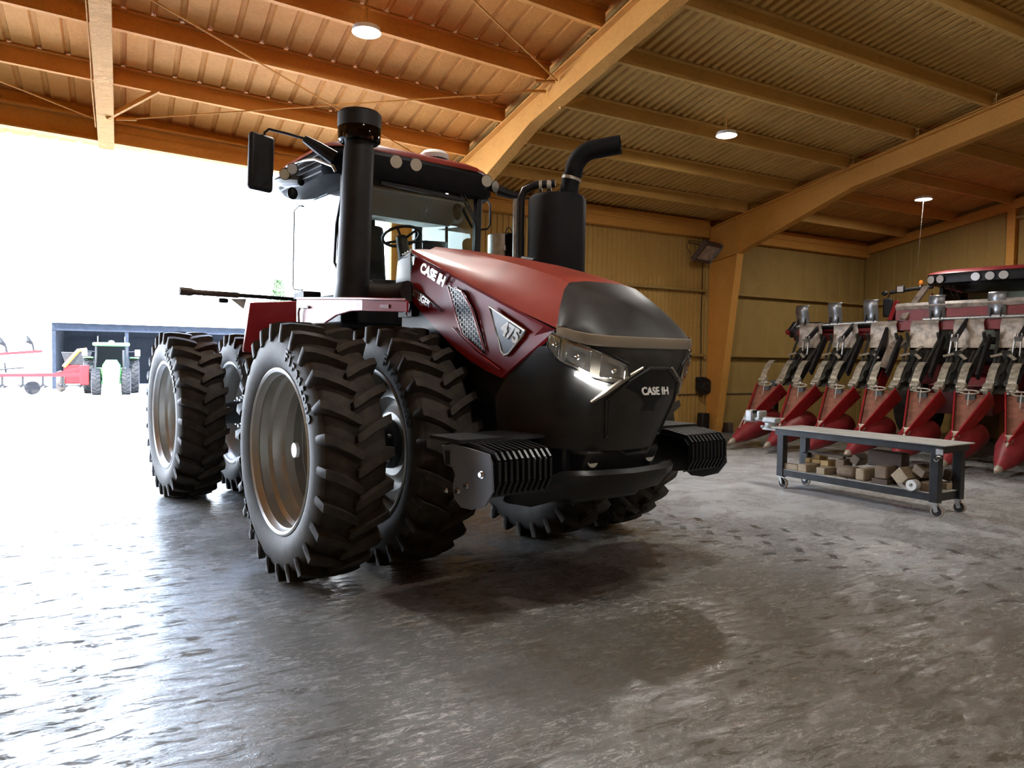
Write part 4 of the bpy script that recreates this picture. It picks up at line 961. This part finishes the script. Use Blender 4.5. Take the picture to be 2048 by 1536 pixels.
block('flat pale timber at the right end of the shelf', .90,-.09,S+.05,.14,.24,.10,'wood')
block('loose timber stub behind the right bench leg', .93,.17,S+.04,.12,.16,.08,'wood_end')
block('thin pale lath lying along the front edge of the shelf', -.20,-.268,S+.006,.30,.03,.012,'wood_end',bev=.001,cat='board',name='board')
rl = thing('paper_roll', 'white paper roll unwinding over the front edge of the shelf', 'paper roll', bworld((.79,-.275,S+.06)), BA)
Q(MB().lathe([(-.05,.022),(-.05,.062),(.05,.062),(.05,.022)],(0,.0,0),'y',28,closed=True),'roll','white',rl)
Q(MB().add([(x_,y_,z_) for y_ in (-.05,.05) for x_,z_ in ((.05,-.04),(.0,-.075),(-.06,-.06),(-.14,-.025),(-.17,.0))],[(i,i+1,i+6,i+5) for i in range(4)]),'loose_sheet','white',rl)
# ================================================================ corn header (x back, y to its left seen from the machine, z up)
HA = .2372; HLOC = (10.40, 10.10, 0)
hdx = thing('corn_header', 'red multi-row corn header with pointed snouts raised in front of the harvester', 'corn header', HLOC, HA)
TA = math.radians(38); CT, SN = math.cos(TA), math.sin(TA); ROW = .74; NR = 9
def H(s, w, t=0): return Vector((.60+s*CT-t*SN, -w, .55+s*SN+t*CT))
def beamH(mb, a, b, w, h): return mb.beam(H(*a), H(*b), w, h, up=(-SN,0,CT))
def PH(mb, n, m, par=None, **k): return mb.build(n, M[m], par or hdx, **k)
# one of each piece, built at row 0, then copied along the row spacing
def row_pieces():
    out = []
    cone = MB(); pts = [(0,0,.14),(.15,0,.175),(.5,0,.28),(.9,0,.40),(1.2,0,.47),(1.7,0,.52)]
    cone.tube(pts,[.012,.05,.15,.235,.265,.24],20); c = PH(cone,'snout','red_poly',ang=60)
    PH(MB().tube([(-.02,0,.132),(.06,0,.153),(.16,0,.180)],[.004,.034,.060],14),'snout_tip','beige',c); out.append(c)
    tr = MB(); tr.add([H(.06,-.02,-.05),H(.06,.02,-.05),H(1.15,.235,-.03),H(1.15,-.235,-.03),H(1.28,0,-.22)],[(0,1,2,3),(3,2,4)])
    tray = PH(tr,'divider_tray','tray',ang=0)
    for s in (-1,1):
        PH(beamH(MB(),(0,s*.02,0),(1.18,s*.26,.0),.022,.05),'tray_rail','red',tray,ang=0)
        PH(MB().add([H(0,s*.02,.0),H(1.18,s*.265,.0),H(1.30,s*.27,-.34),H(.25,s*.07,-.22)],[(0,1,2,3)]),'tray_side','red',tray,ang=0)
    PH(MB().prism([H(-.10,0,-.03),H(.14,.055,.03),H(.14,-.055,.03)],H(0,0,-.10)-H(0,0,0)),'tray_tip','beige',tray,bevel=.004,ang=0)
    ring = [H(1.06+.05*math.sin(2*PI*k/20),.14*math.cos(2*PI*k/20),.10) for k in range(20)]
    PH(MB().tube(ring,.013,8,closed=True),'handle_ring','beige',tray)
    PH(MB().tube([H(1.05,0,.12),H(.98,0,.09),H(.86,.0,-.02),H(.84,.02,-.02)],.010,6),'latch_hook','steel',tray)
    PH(MB().box(H(1.08,0,-.04),(.12,.14,.10)),'latch_block','deck',tray); out.append(tray)
    for s in (-1,1):
        st = MB()
        for a, b in zip(((1.36,.0),(1.44,.05),(1.70,.10),(1.88,.08)),((1.44,.05),(1.70,.10),(1.88,.08),(1.96,.02))): st.beam(H(a[0],s*.21,a[1]),H(b[0],s*.21,b[1]),.125,.016,up=(-SN,0,CT))
        sp_ = PH(st,'guide_strap','beige',ang=0,bevel=.003)
        PH(MB().box(H(1.33,s*.20,-.01),(.13,.15,.10),(0,-TA,0)).box(H(1.24,s*.18,-.03),(.07,.08,.09),(0,-TA+.3,0)),'strap_foot','beige',sp_,bevel=.012)
        PH(MB().sphere(H(1.27,s*.12,-.03),.035,8,6).sphere(H(1.22,s*.24,-.05),.03,8,6),'foot_bolt','steel',sp_); out.append(sp_)
    return out
def unit_pieces():
    """between two snouts: deck, gathering loops, knives, hood plate"""
    out = []; w = ROW/2
    d = PH(MB().add([H(1.3,w-.20,-.12),H(1.3,w+.20,-.12),H(2.6,w+.26,-.06),H(2.6,w-.26,-.06)],[(0,1,2,3)]),'stripper_deck','deck',ang=0)
    for s in (-1,1):
        lp = [H(1.38+.07*(1-math.cos(a)),w+s*(.10+.05*math.sin(a)),.0) for a in [PI*k/6-PI/2 for k in range(7)]]
        PH(MB().tube([H(2.3,w+s*.15,.03),H(1.75,w+s*.15,.03),*lp,H(1.75,w+s*.04,.03),H(2.3,w+s*.04,.03)],.030,8),'gathering_chain','deck',d,ang=50)
        PH(beamH(MB(),(1.9,w+s*.20,.04),(2.55,w+s*.27,.12),.04,.03),'deck_bar','deck',d,ang=0)
        PH(beamH(MB(),(1.42,w+s*.085,.01),(1.9,w+s*.095,.05),.07,.06),'chain_guard','deck',d,bevel=.015,ang=0)
    out.append(d)
    kn = PH(MB().cyl(H(2.12,w-.05,.02),H(2.12,w-.05,.14),.07,n=12),'knife_hub','deck')
    for a in (.4,2.4,4.3): 
        e = H(2.12+.24*math.cos(a),w-.05+.24*math.sin(a),.12); PH(MB().beam(H(2.12,w-.05,.13),e,.055,.016,up=(-SN,0,CT)),'knife_blade','beige',kn,ang=0)
    out.append(kn)
    hp_ = PH(MB().loft([[H(2.42,w-.24,.02),H(2.42,w+.24,.02)],[H(2.55,w-.25,.09),H(2.55,w+.25,.09)],[H(2.70,w-.25,.24),H(2.70,w+.25,.24)],[H(2.74,w-.24,.34),H(2.74,w+.24,.34)],[H(2.84,w-.24,.36),H(2.84,w+.24,.36)]],False),'hood_plate','tanplate',ang=25)
    for s in (-1,1): PH(MB().box(H(2.56,w+s*.27,.16),(.06,.05,.22),(0,-TA,0)),'plate_bracket','deck',hp_,bevel=.01)
    out.append(hp_)
    db = PH(beamH(MB(),(1.62,w+.34,-.02),(2.55,w+.36,.17),.05,.16),'divider_bar','darkmet',bevel=.01); out.append(db)
    return out
rp = row_pieces(); up_ = unit_pieces()
for i in range(1, NR):
    for o in rp+up_:
        c = copy_tree(o, hdx); c.location = (0,-ROW*i,0)
# the first row keeps only what belongs to the end
# back beams, drive shaft, section joint
PH(beamH(MB(),(2.95,-.15,-.02),(2.95,ROW*2.6,-.02),.24,.18),'back_beam','red_dark',bevel=.02)
PH(beamH(MB(),(2.95,ROW*2.75,.20),(2.95,ROW*8.4,.20),.24,.18),'back_beam','red_dark',bevel=.02)
PH(MB().tube([H(3.0,.1,.16),H(3.0,.45,.16),H(3.0,.5,.16),H(3.0,ROW*2.5,.18)],[.10,.10,.075,.06],14),'drive_shaft','blackmet')
PH(MB().cyl(H(3.0,.85,.165),H(3.0,1.0,.165),.073,n=14),'warning_sleeve','yellow_tape')
PH(MB().box(H(2.9,-.12,.16),(.34,.10,.22),(0,-TA,0)),'end_gearbox','blackmet',bevel=.03)
PH(MB().box(H(2.75,-.16,.2),(.08,.10,.10),(0,-TA,0)),'end_lamp','red',bevel=.01)
PH(beamH(MB(),(3.05,ROW*2.75,.55),(3.05,ROW*8.4,.62),.10,.10),'trough_rail','tanplate',bevel=.01)
PH(MB().add([H(2.75,ROW*2.75,.2),H(2.75,ROW*8.4,.2),H(3.05,ROW*8.4,.55),H(3.05,ROW*2.75,.55)],[(0,1,2,3)]),'trough_back','red_dark',ang=0)
wj = ROW*2.55
PH(MB().prism([H(1.45,wj,-.05),H(1.6,wj,.06),H(2.9,wj,.34),H(3.2,wj,.34),H(3.0,wj,-.2),H(2.2,wj,-.4)],(0,-.05,0)),'joint_plate','blackmet')
PH(MB().prism([H(2.75,wj-.02,.30),H(3.45,wj-.02,.46),H(3.45,wj-.02,.30),H(2.8,wj-.02,.14)],(0,-.09,0)),'joint_arm','red',bevel=.01)
PH(MB().prism([H(2.85,wj+.12,.30),H(3.35,wj+.12,.42),H(3.52,wj+.12,.34),H(3.45,wj+.12,.10),H(2.85,wj+.12,.05)],(0,-.16,0)),'chain_case','blackmet',bevel=.05,seg=3)
PH(MB().prism([H(1.25,wj+.14,-.10),H(2.5,wj+.14,.02),H(2.6,wj+.14,-.30),H(1.2,wj+.14,-.45)],(0,-.03,0)),'joint_skirt','red',bevel=.006)
PH(MB().box(H(1.62,wj+.115,-.14),(.16,.012,.07),(0,-TA,0)),'side_reflector','amber',ang=0)
PH(MB().loft([[H(2.45,wj+.20,-.02),H(2.45,wj+.45,.0)],[H(2.5,wj+.19,.14),H(2.6,wj+.45,.12)],[H(2.2,wj+.18,.22),H(2.35,wj+.35,.10)],[H(1.7,wj+.17,.12),H(1.75,wj+.25,.02)]],False),'end_shield','tanplate')
PH(beamH(MB(),(2.85,wj+.3,.40),(3.6,wj+.55,.62),.12,.05),'corner_brace','tanplate',ang=0)
# stalk roller tube with spring paddles on arms
def Wz(px_s, w, z): return Vector((px_s, -w, z))
for (w0, w1, z0, z1, pads, arms) in ((.05,1.72,2.52,2.58,(.16,.86,1.58),(.52,1.24)),(2.55,6.6,2.60,2.66,(2.78,3.75,4.7,5.6),(3.28,4.25,5.2))):
    tb = PH(MB().cyl(Wz(2.62,w0,z0),Wz(2.62,w1,z1),.032,n=14),'paddle_tube','steel')
    for pw in pads:
        zt = z0+(z1-z0)*(pw-w0)/(w1-w0)
        pd = MB(); prof = [(.03,.04),(.045,.12),(.02,.22),(-.02,.32),(-.015,.41),(.02,.45),(.05,.455)]
        pd.loft([[Wz(2.60+a,pw-.14,zt+b),Wz(2.60+a,pw+.14,zt+b)] for a,b in prof],False); p_ = PH(pd,'spring_paddle','paddle',tb,ang=50)
        so = p_.modifiers.new('solid','SOLIDIFY'); so.thickness = .012
        for s in (-1,1): PH(MB().prism([Wz(2.56,pw+s*.08,zt+.0),Wz(2.66,pw+s*.08,zt+.0),Wz(2.62,pw+s*.08,zt+.16)],(0,.02,0)),'paddle_bracket','blackmet',tb,ang=0)
        PH(MB().cyl(Wz(2.62,pw-.12,zt),Wz(2.62,pw+.12,zt+.004),.045,n=12),'paddle_clamp','steel',tb)
    for aw in arms:
        zt = z0+(z1-z0)*(aw-w0)/(w1-w0)
        ar = PH(MB().beam(H(2.35,aw-.06,.30),Wz(2.66,aw+.02,zt),.05,.09),'paddle_arm','blackmet',tb,bevel=.008)
        for s in (-1,1): PH(beamH(MB(),(2.12,aw-.10+s*.055,.06),(2.40,aw-.08+s*.045,.34),.016,.05),'arm_bracket','steel',tb,ang=0)
        PH(beamH(MB(),(2.30,aw-.13,.30),(2.30,aw-.03,.30),.05,.07),'bracket_web','steel',tb,ang=0)
PH(MB().tube([Wz(2.64,1.70,2.58),Wz(2.66,1.95,2.56),Wz(2.68,2.02,2.50),Wz(2.7,2.04,2.2)],.018,8),'hydraulic_hose','rubber_hose')
PH(MB().tube([Wz(2.64,1.70,2.56),Wz(2.66,2.1,2.58),Wz(2.68,2.30,2.54),Wz(2.7,2.34,2.45),Wz(2.7,2.34,2.05)],.018,8),'hydraulic_hose','rubber_hose')
for w in (0.0, 5.18):
    PH(B(1.7,1.85,-w-.06,-w+.06,0,1.35),'stand_leg','blackmet')
    PH(B(1.55,2.0,-w-.15,-w+.15,0,.02),'stand_foot','blackmet')
# ================================================================ combine harvester behind the header
cmb = thing('combine_harvester', 'dark red combine harvester with wide lamp-lined cab visor behind the corn header', 'harvester', (Matrix.Rotation(HA,3,'Z') @ Vector((4.6,-3.15,0))+Vector(HLOC)), HA)
def PC(mb, n, m, par=None, **k): return mb.build(n, M[m], par or cmb, **k)
# local: x back from the cab front, y left, z up
PC(MB().prism([(-1.75,-.55,1.35),(-1.75,.55,1.35),(-1.75,.55,.8),(-1.75,-.55,.8)],(2.4,0,.25)),'feeder_house','red_dark',bevel=.02)
PC(B(.2,4.6,-1.45,1.45,1.3,2.0),'chassis_body','red_dark',bevel=.04)
PC(B(2.2,5.0,-1.5,1.5,1.9,3.6),'grain_tank','red_dark',bevel=.06)
PC(B(.15,1.9,-.98,.98,1.75,2.05),'cab_floor','blackpl',bevel=.04)
for y in (-.97,.97):
    PC(MB().beam((.12,y,2.0),(.28,y,3.42),.08,.08),'cab_pillar','blackpl',bevel=.01); PC(MB().beam((1.9,y,2.0),(1.9,y,3.42),.10,.10),'cab_pillar','blackpl')
n = 12; rows = []
for z, dx in ((2.0,.02),(2.7,-.06),(3.42,.12)): rows.append([(.10+dx-.16*math.sin(PI*k/n),-.95+1.9*k/n,z) for k in range(n+1)])
PC(MB().loft(rows, False),'windshield','glass')
for y in (-.975,.975): PC(MB().prism([(.25,y,2.05),(1.85,y,2.05),(1.85,y,3.4),(.3,y,3.4)],(0,.006,0)),'side_glass','glass',ang=0)
PC(MB().prism([(1.92,-.9,2.1),(1.92,-.9,3.4),(1.92,.9,3.4),(1.92,.9,2.1)],(.05,0,0)),'cab_rear_wall','headliner',ang=0)
PC(MB().prism([(1.90,-.55,2.55),(1.90,-.55,3.05),(1.90,.35,3.05),(1.90,.35,2.55)],(.005,0,0)),'rear_window','glass',ang=0)
st = PC(B(1.1,1.55,-.28,.28,2.2,2.36),'seat','seat',bevel=.05); PC(MB().box((1.55,0,2.75),(.14,.52,.75),(0,.1,0)),'seat_back','seat',bevel=.06)
PC(MB().tube([(.75,0,2.1),(.85,0,2.6)],.05,10),'steering_column','blackpl')
PC(MB().tube([(.86+.07*math.cos(2*PI*k/20),.18*math.cos(2*PI*k/20),2.62+.16*math.sin(2*PI*k/20)) for k in range(20)],.014,8,closed=True),'steering_wheel','blackpl')
# visor roof
def vl(z, g):
    pts = []
    for k in range(17):
        a = PI*(k/16); pts.append((-.02-g-.26*math.sin(a)**.8, (1.18+g)*(-math.cos(a)), z))
    return pts+[(2.05,1.12+g,z),(2.05,-1.12-g,z)]
vr = PC(MB().loft([vl(3.42,-.12),vl(3.46,-.02),vl(3.60,.0),vl(3.66,-.02)],True,True,False),'cab_visor','blackmet',ang=40)
PC(MB().loft([vl(3.655,.0),vl(3.70,-.05),vl(3.75,-.2),vl(3.77,-.45)],True,False,True),'roof_cap','red_dark',vr,ang=40)
M['lens_reflect_white'] = simple('lens_painted_reflection', (.92,.92,.90), .15)  # unlit lenses, painted white to stand in for the doorway's reflection
for y in (1.05,.86,-.05+.25,-.05,-.28,-.86,-1.05):
    a = math.acos(max(-1,min(1,-y/1.18))); x = -.02-.26*math.sin(a)**.8
    nrm = Vector((-1, y*.45, -.1)).normalized()
    o = PC(MB().cyl(Vector((x,y,3.545))-nrm*-.0+nrm*-.02,Vector((x,y,3.545))+nrm*.02,.092,n=24),'visor_lamp','blackmet',vr)
    PC(MB().cyl(Vector((x,y,3.545))+nrm*.012,Vector((x,y,3.545))+nrm*.028,.082,n=24),'lamp_lens','lens_reflect_white',o)
PC(MB().tube([(-.12,.75,3.42),(-.06,.62,3.1),(.02,.88,2.5)],.012,6).tube([(-.12,.66,3.42),(-.06,.53,3.1),(.02,.85,2.5)],.012,6),'wiper_arm','blackmet')
# mirror boom with lamp and beacon
bo = PC(MB().tube([(.1,1.10,3.42),(.1,1.5,3.40),(.05,1.95,3.34)],.04,10),'mirror_boom','blackmet')
PC(MB().box((.02,1.72,3.40),(.07,.16,.16)),'boom_lamp','blackmet',bo,bevel=.015); PC(B(-.025,-.015,1.66,1.78,3.34,3.46),'boom_lamp_lens','lens_reflect_white',bo)
PC(MB().cyl((.1,1.34,3.43),(.1,1.34,3.47),.045,n=14),'beacon_base','chrome',bo); PC(MB().lathe([(0,.04),(.06,.045),(.10,.03),(.11,0)],(.1,1.34,3.47),'z',16),'beacon','amber',bo)
PC(MB().box((.03,1.98,3.0),(.08,.2,.42)),'mirror','blackpl',bo,bevel=.03); PC(MB().tube([(.05,1.95,3.34),(.04,2.0,3.2)],.012,8),'mirror_stem','blackmet',bo)
PC(MB().sphere((.03,2.06,3.33),.07,12,8,(.5,1,.8)),'convex_mirror','blackmet',bo)
PC(MB().tube([(.3,1.12,1.9),(.28,1.16,2.8),(.2,1.14,3.3)],.018,8),'grab_rail','red')
for y in (-1.75,1.75):
    t_ = PC(MB().lathe([(-.32,.42),(-.34,.6),(-.33,.78),(-.28,.86),(0,.88),(.28,.86),(.33,.78),(.34,.6),(.32,.42)],(1.6,y,.88),'y',40),'drive_tire','tread',ang=50)
    PC(MB().lathe([(-.33,.44),(-.2,.42),(-.1,.3),(-.1,0)],(1.6,y,.88),'y',32),'rim','rim',t_)
    t_ = PC(MB().lathe([(-.2,.3),(-.22,.45),(-.2,.58),(0,.62),(.2,.58),(.22,.45),(.2,.3)],(5.0,y*.8,.62),'y',32),'steer_tire','tread',ang=50)
    PC(MB().lathe([(-.2,.32),(-.1,.2),(-.1,0)],(5.0,y*.8,.62),'y',24),'rim','rim',t_)
PC(MB().cyl((1.6,-1.7,.88),(1.6,1.7,.88),.16,n=16),'axle','hubblack')
PC(MB().cyl((5.0,-1.4,.62),(5.0,1.4,.62),.1,n=12).bx(4.8,5.2,-.3,.3,.6,1.4),'rear_axle','hubblack')
# ================================================================ things on the far wall
fl = thing('flood_light', 'square slatted flood light tilted down on the wall beside the steel column', 'lamp', (12.0,D-.35,4.27), 0)
R_ = Euler((.75,0,.25)).to_matrix().to_4x4()
def FL(mb, n, m): mb.v = [tuple(R_ @ Vector(v)) for v in mb.v]; return mb.build(n, M[m], fl, ang=0)
FL(B(-.36,.36,-.06,.06,-.26,-.20).bx(-.36,.36,-.06,.06,.20,.26).bx(-.36,-.30,-.06,.06,-.2,.2),'frame','wood_dark')
FL(B(.30,.36,-.07,.07,-.28,.28),'end_reflector','steel')
FL(B(-.3,.3,.02,.04,-.2,.2),'back','wood_dark')
for k in range(4): FL(B(-.27+.145*k,-.15+.145*k,-.04,.0,-.19,.19),'slat','tanplate')
MB().tube([(0,0,.05),(-.1,.2,.2),(-.3,.33,.25)],.012,6).build('bracket', M['blackmet'], fl)
MB().tube([(-.42,.1,-.05),(-.46,.2,.1),(-.3,.3,.3),(.3,.3,.28)],.008,6).build('cable', M['blackmet'], fl)
hr = thing('hose_reel', 'black round hose reel mounted on the wall next to the steel column', 'hose reel', (12.22,D-.12,1.13), 0)
MB().lathe([(-.08,.0),(-.08,.19),(-.06,.20),(.06,.20),(.08,.19),(.08,0)],(0,0,0),'y',32).build('drum', M['blackmet'], hr)
MB().lathe([(-.10,.05),(-.10,.12),(-.08,.13)],(0,0,0),'y',24).build('hub_ring', M['darkmet'], hr)
B(-.18,.05,-.03,.10,.12,.22).build('mount', M['blackmet'], hr, bevel=.01)
ub = tag(B(12.02,12.24,D-.32,D-.12,0,.50).build('utility_box', M['blackmet'], None, bevel=.02), 'upright black metal box standing on the floor below the hose reel', 'box')
cb = tag(MB().tube([(12.16,D-.03,4.6),(12.17,D-.03,3.4),(12.16,D-.03,2.6),(12.18,D-.03,2.1),(12.20,D-.03,1.5),(12.2,D-.03,1.32)],.010,6).build('power_cable', M['blackmet'], None), 'thin black cable running down the wall to the hose reel', 'cable')
rb = tag(B(12.93,13.11,D-.24,D-.07,0,.24).build('rusty_block', M['wood_dark'], None, bevel=.015), 'small rusty brown block on the floor against the far wall', 'block')
sk = MB().sphere((13.55,D-.22,.12),.12,16,10,(1.7,.9,1.0)); sk.v = [(x,y,max(0,z)) for x,y,z in sk.v]
tag(sk.build('sack', M['rubber_hose'], None), 'dark slumped sack on the floor against the far wall', 'sack')
# ================================================================ the yard outside
M['green'] = simple('green_paint', (.045,.25,.035), .35, coat=.3); M['yellow'] = simple('yellow_paint', (.75,.5,.03), .4)
M['shed_dark'] = simple('shed_sheet', (.014,.018,.026), .8, var=.2, spec=.1); M['red_out'] = simple('implement_red', (.16,.006,.008), .5, spec=.2); M['tread_out'] = simple('field_tyre', (.012,.012,.013), .7, spec=.2); M['blackmet_o'] = simple('shank_black', (.006,.006,.007), .6, spec=.2)
GZ = -.47
gt = thing('green_tractor', 'green farm tractor standing in the sunny yard before the dark shed', 'tractor', (-.45,43.0,GZ), 0)
def G(mb, n, m, par=None, **k): return mb.build(n, M[m], par or gt, **k)
G(MB().loft([[(-.38,-2.1,.75),(.38,-2.1,.75),(.38,-2.1,1.45),(.2,-2.1,1.62),(-.2,-2.1,1.62),(-.38,-2.1,1.45)],[(-.42,-.4,.75),(.42,-.4,.75),(.42,-.4,1.5),(.25,-.4,1.78),(-.25,-.4,1.78),(-.42,-.4,1.5)]],True,True,True),'hood','green',ang=30)
G(B(-.36,.36,-2.35,-2.05,.42,.95),'front_weight','green',bevel=.03); G(B(-.3,.3,-2.1,1.2,.5,.9),'chassis','green')
G(B(-.75,.75,-.4,1.0,1.0,1.35),'cab_base','green',bevel=.03)
for sx in (-1,1):
    for y in (-.38,1.0): G(MB().beam((sx*.74,y,1.3),(sx*.7,y,2.5),.07,.07),'cab_pillar','blackpl')
    tr = G(MB().lathe([(-.2,.5),(-.24,.75),(-.2,.92),(0,.95),(.2,.92),(.24,.75),(.2,.5)],(sx*1.05,.65,.95),'y',32) if False else MB().lathe([(-.22,.5),(-.25,.75),(-.21,.9),(0,.93),(.21,.9),(.25,.75),(.22,.5)],(sx*1.05,.65,.93),'x',36),'rear_tire','tread_out',ang=50)
    G(MB().lathe([(sx*.2,.5),(sx*.05,.4),(sx*.05,0)],(sx*1.05,.65,.93),'x',28),'rear_rim','yellow',tr)
    tf = G(MB().lathe([(-.2,.35),(-.22,.5),(-.18,.64),(0,.67),(.18,.64),(.22,.5),(.2,.35)],(sx*.66,-1.55,.67),'x',32),'front_tire','tread_out',ang=50)
    G(MB().lathe([(sx*.18,.36),(sx*.05,.28),(sx*.05,0)],(sx*.66,-1.55,.67),'x',24),'front_rim','yellow',tf)
    for (R0,cx,cy,cz_,hw,tt) in ((.93,sx*1.05,.65,.93,.22,tr),(.67,sx*.66,-1.55,.67,.19,tf)):
        lg = MB()
        for k in range(20):
            for s2 in (-1,1):
                a = 2*PI*(k+(.5 if s2 > 0 else 0))/20
                lg.beam((cx+s2*hw, cy+math.cos(a)*R0, cz_+math.sin(a)*R0),(cx, cy+math.cos(a+.16)*(R0+.01), cz_+math.sin(a+.16)*(R0+.01)),.05,.05)
        G(lg,'tread','tread_out',tt,ang=0)['kind'] = 'stuff'
    G(B(sx*.85,sx*1.30,.0,1.3,1.86,1.92) if sx > 0 else B(-1.30,-.85,.0,1.3,1.86,1.92),'fender','green',bevel=.02)
    ma = G(MB().tube([(sx*.75,-.35,2.2),(sx*1.1,-.4,2.22)],.02,6),'mirror_arm','blackpl'); G(MB().box((sx*1.2,-.4,2.15),(.24,.06,.34)),'mirror','white',ma,bevel=.02)
    G(MB().cyl((sx*.62,.0,2.6),(sx*.62,.0,3.0),.012,n=6),'antenna','white')
G(B(-.85,.85,-.5,1.15,2.5,2.68),'cab_roof','green',bevel=.06); G(MB().lathe([(0,.14),(.08,.12),(.12,0)],(0,-.2,2.68),'z',16),'receiver_dome','white')
G(MB().prism([(-.68,-.4,1.4),(.68,-.4,1.4),(.66,-.4,2.5),(-.66,-.4,2.5)],(0,.01,0)),'windshield','glass',ang=0)
G(MB().cyl((.55,-.7,1.3),(.55,-.7,2.3),.05,n=10),'exhaust','blackmet')
G(MB().cyl((-1.05,.65,.93),(1.05,.65,.93),.1,n=10),'axle','green'); G(MB().cyl((-.66,-1.55,.67),(.66,-1.55,.67),.08,n=10),'axle','green')
# red tillage tool with one wing up, coupled beside the green tractor
pl = thing('tillage_implement', 'red tillage implement with pointed shanks stretched across the yard', 'implement', (-4.2,42.2,GZ), 0)
def I_(mb, n, m, par=None, **k): return mb.build(n, M[m], par or pl, **k)
I_(MB().beam((-4.4,0,.93),(2.6,0,1.02),.16,.17),'main_beam','red_out'); I_(MB().beam((-4.4,.2,1.68),(.75,.2,2.18),.14,.14),'raised_wing','red_out')
I_(MB().beam((1.2,.1,1.02),(2.6,.1,1.42),.12,.12),'hitch_frame','red_out'); I_(B(2.35,2.75,-.1,.3,.5,1.5),'hitch_tower','red_out',bevel=.02)
I_(MB().tube([(-1.5,.1,1.2),(.0,.1,1.36)],.04,8),'lift_ram','blackmet_o'); I_(MB().beam((-.75,.2,1.1),(-.8,.2,1.6),.07,.07),'prop','blackmet_o')
for k in range(9):
    x = -4.2+.83*k; sh_ = I_(MB().beam((x,0,1.0),(x,0,.55),.09,.09),'shank','blackmet_o')
    I_(MB().tube([(x,0,.56),(x-.08,-.05,.42),(x-.2,-.05,.5)],[.05,.08,.03],8).tube([(x,0,.56),(x+.1,-.05,.40),(x+.22,-.05,.46)],[.05,.08,.03],8),'sweep','blackmet_o',sh_)
for k in range(5):
    x = -4.0+1.1*k; z = 1.68+.097*(x+4.4); s2 = I_(MB().beam((x,.2,z),(x-.05,.2,z+.38),.09,.09),'shank','blackmet_o')
    I_(MB().tube([(x-.05,.2,z+.38),(x-.2,.15,z+.55),(x-.28,.15,z+.8)],[.06,.11,.03],8).tube([(x-.05,.2,z+.4),(x-.35,.15,z+.5)],[.08,.03],8),'sweep','blackmet_o',s2)
for x in (-4.0,.3): I_(MB().lathe([(-.1,0),(-.1,.30),(-.08,.34),(.08,.34),(.1,.30),(.1,0)],(x,.5,.34),'y',20),'gauge_wheel','tread_out')
sr = thing('seed_cart', 'orange and red seed cart with black tank beside the green tractor', 'cart', (-2.15,46.0,GZ-.05), 0)
for n_, mb, m_ in (('frame',B(-.6,.7,-.4,.4,.5,1.5),'red_out'),('hopper',MB().add([(-.5,-.35,1.5),(.5,-.35,1.5),(.5,.35,1.5),(-.5,.35,1.5),(-.7,-.5,2.2),(.7,-.5,2.2),(.7,.5,2.2),(-.7,.5,2.2)],[(0,3,2,1),(4,5,6,7),(0,1,5,4),(1,2,6,5),(2,3,7,6),(3,0,4,7)]),'blackpl'),('auger',MB().tube([(-.6,-.4,1.4),(.1,-.5,2.3),(.5,-.5,2.35)],.1,10),'amber')): mb.build(n_, M[m_], sr, bevel=.02)
for sx in (-1,1): MB().lathe([(-.18,.3),(-.2,.5),(0,.6),(.2,.5),(.18,.3)],(sx*.75,0,.6),'x',24).build('cart_tire', M['tread'], sr, ang=50)
# open-fronted shed
sd = thing('machine_shed', 'long dark open-fronted machine shed across the yard', 'shed', (2.5,50.0,-.55), 0)
def S_(mb, n, m, **k): return mb.build(n, M[m], sd, **k)
S_(B(-6.05,9,8.0,8.2,0,4.2),'back_wall','shed_dark',ang=0); S_(B(-6.05,-5.9,.1,8,0,4.0),'end_wall','shed_dark',ang=0); S_(B(8.9,9,0.1,8,0,4.0),'end_wall','shed_dark',ang=0)
S_(MB().prism([(-6.1,-.3,3.95),(9.1,-.3,3.95),(9.1,8.4,4.5),(-6.1,8.4,4.5)],(0,0,.08)),'roof','white',ang=0)
S_(B(-6.1,9.1,-.05,.10,3.50,4.02),'fascia','shed_dark',ang=0)
for x in (-6.0,-2.2,1.6,5.4,8.9): S_(B(x-.1,x+.1,-.02,.16,0,3.6),'post','shed_dark',ang=0)
for k in range(8): S_(B(-5.9+1.85*k,-5.84+1.85*k,7.9,8.0,0,4.1),'wall_rib','shed_dark',ang=0)
for k in range(3): S_(B(-5.9,8.9,7.85,7.95,1.0+1.1*k,1.06+1.1*k),'girt','shed_dark',ang=0)
# slender tree seen through the cab door glass
def m_leaf():
    t = NT('leaves'); f = t.noise(t.tc(), 3, 4); t.set('Base Color', t.ramp(f, [(.3,(.016,.045,.007)),(.7,(.035,.085,.014))])); t.set('Roughness', .7); return t.m
M['leaf'] = m_leaf()
tw_ = thing('poplar_tree', 'slender green tree standing beyond the yard', 'tree', (11.6,62,-.65), 0)
M['bark'] = M['wood_dark']; MB().tube([(0,0,0),(.05,0,3),(0,0,7)],[.16,.12,.03],8).build('trunk', M['bark'], tw_)
lf = MB(); rnd = random.Random(3)
for k in range(2600):
    z = rnd.uniform(1.2,8.6); r = .85*math.sin(PI*min(1,(z-.6)/8.6))**.6*rnd.random()**.5; a = rnd.uniform(0,2*PI); c = Vector((r*math.cos(a),r*math.sin(a),z))
    u = Vector((rnd.uniform(-1,1),rnd.uniform(-1,1),rnd.uniform(-1,1))).normalized()*.12; w = u.orthogonal().normalized()*.06
    lf.add([c-u,c+w,c+u,c-w],[(0,1,2,3)])
fo_ = lf.build('foliage', M['leaf'], tw_, ang=0); fo_['kind'] = 'stuff'
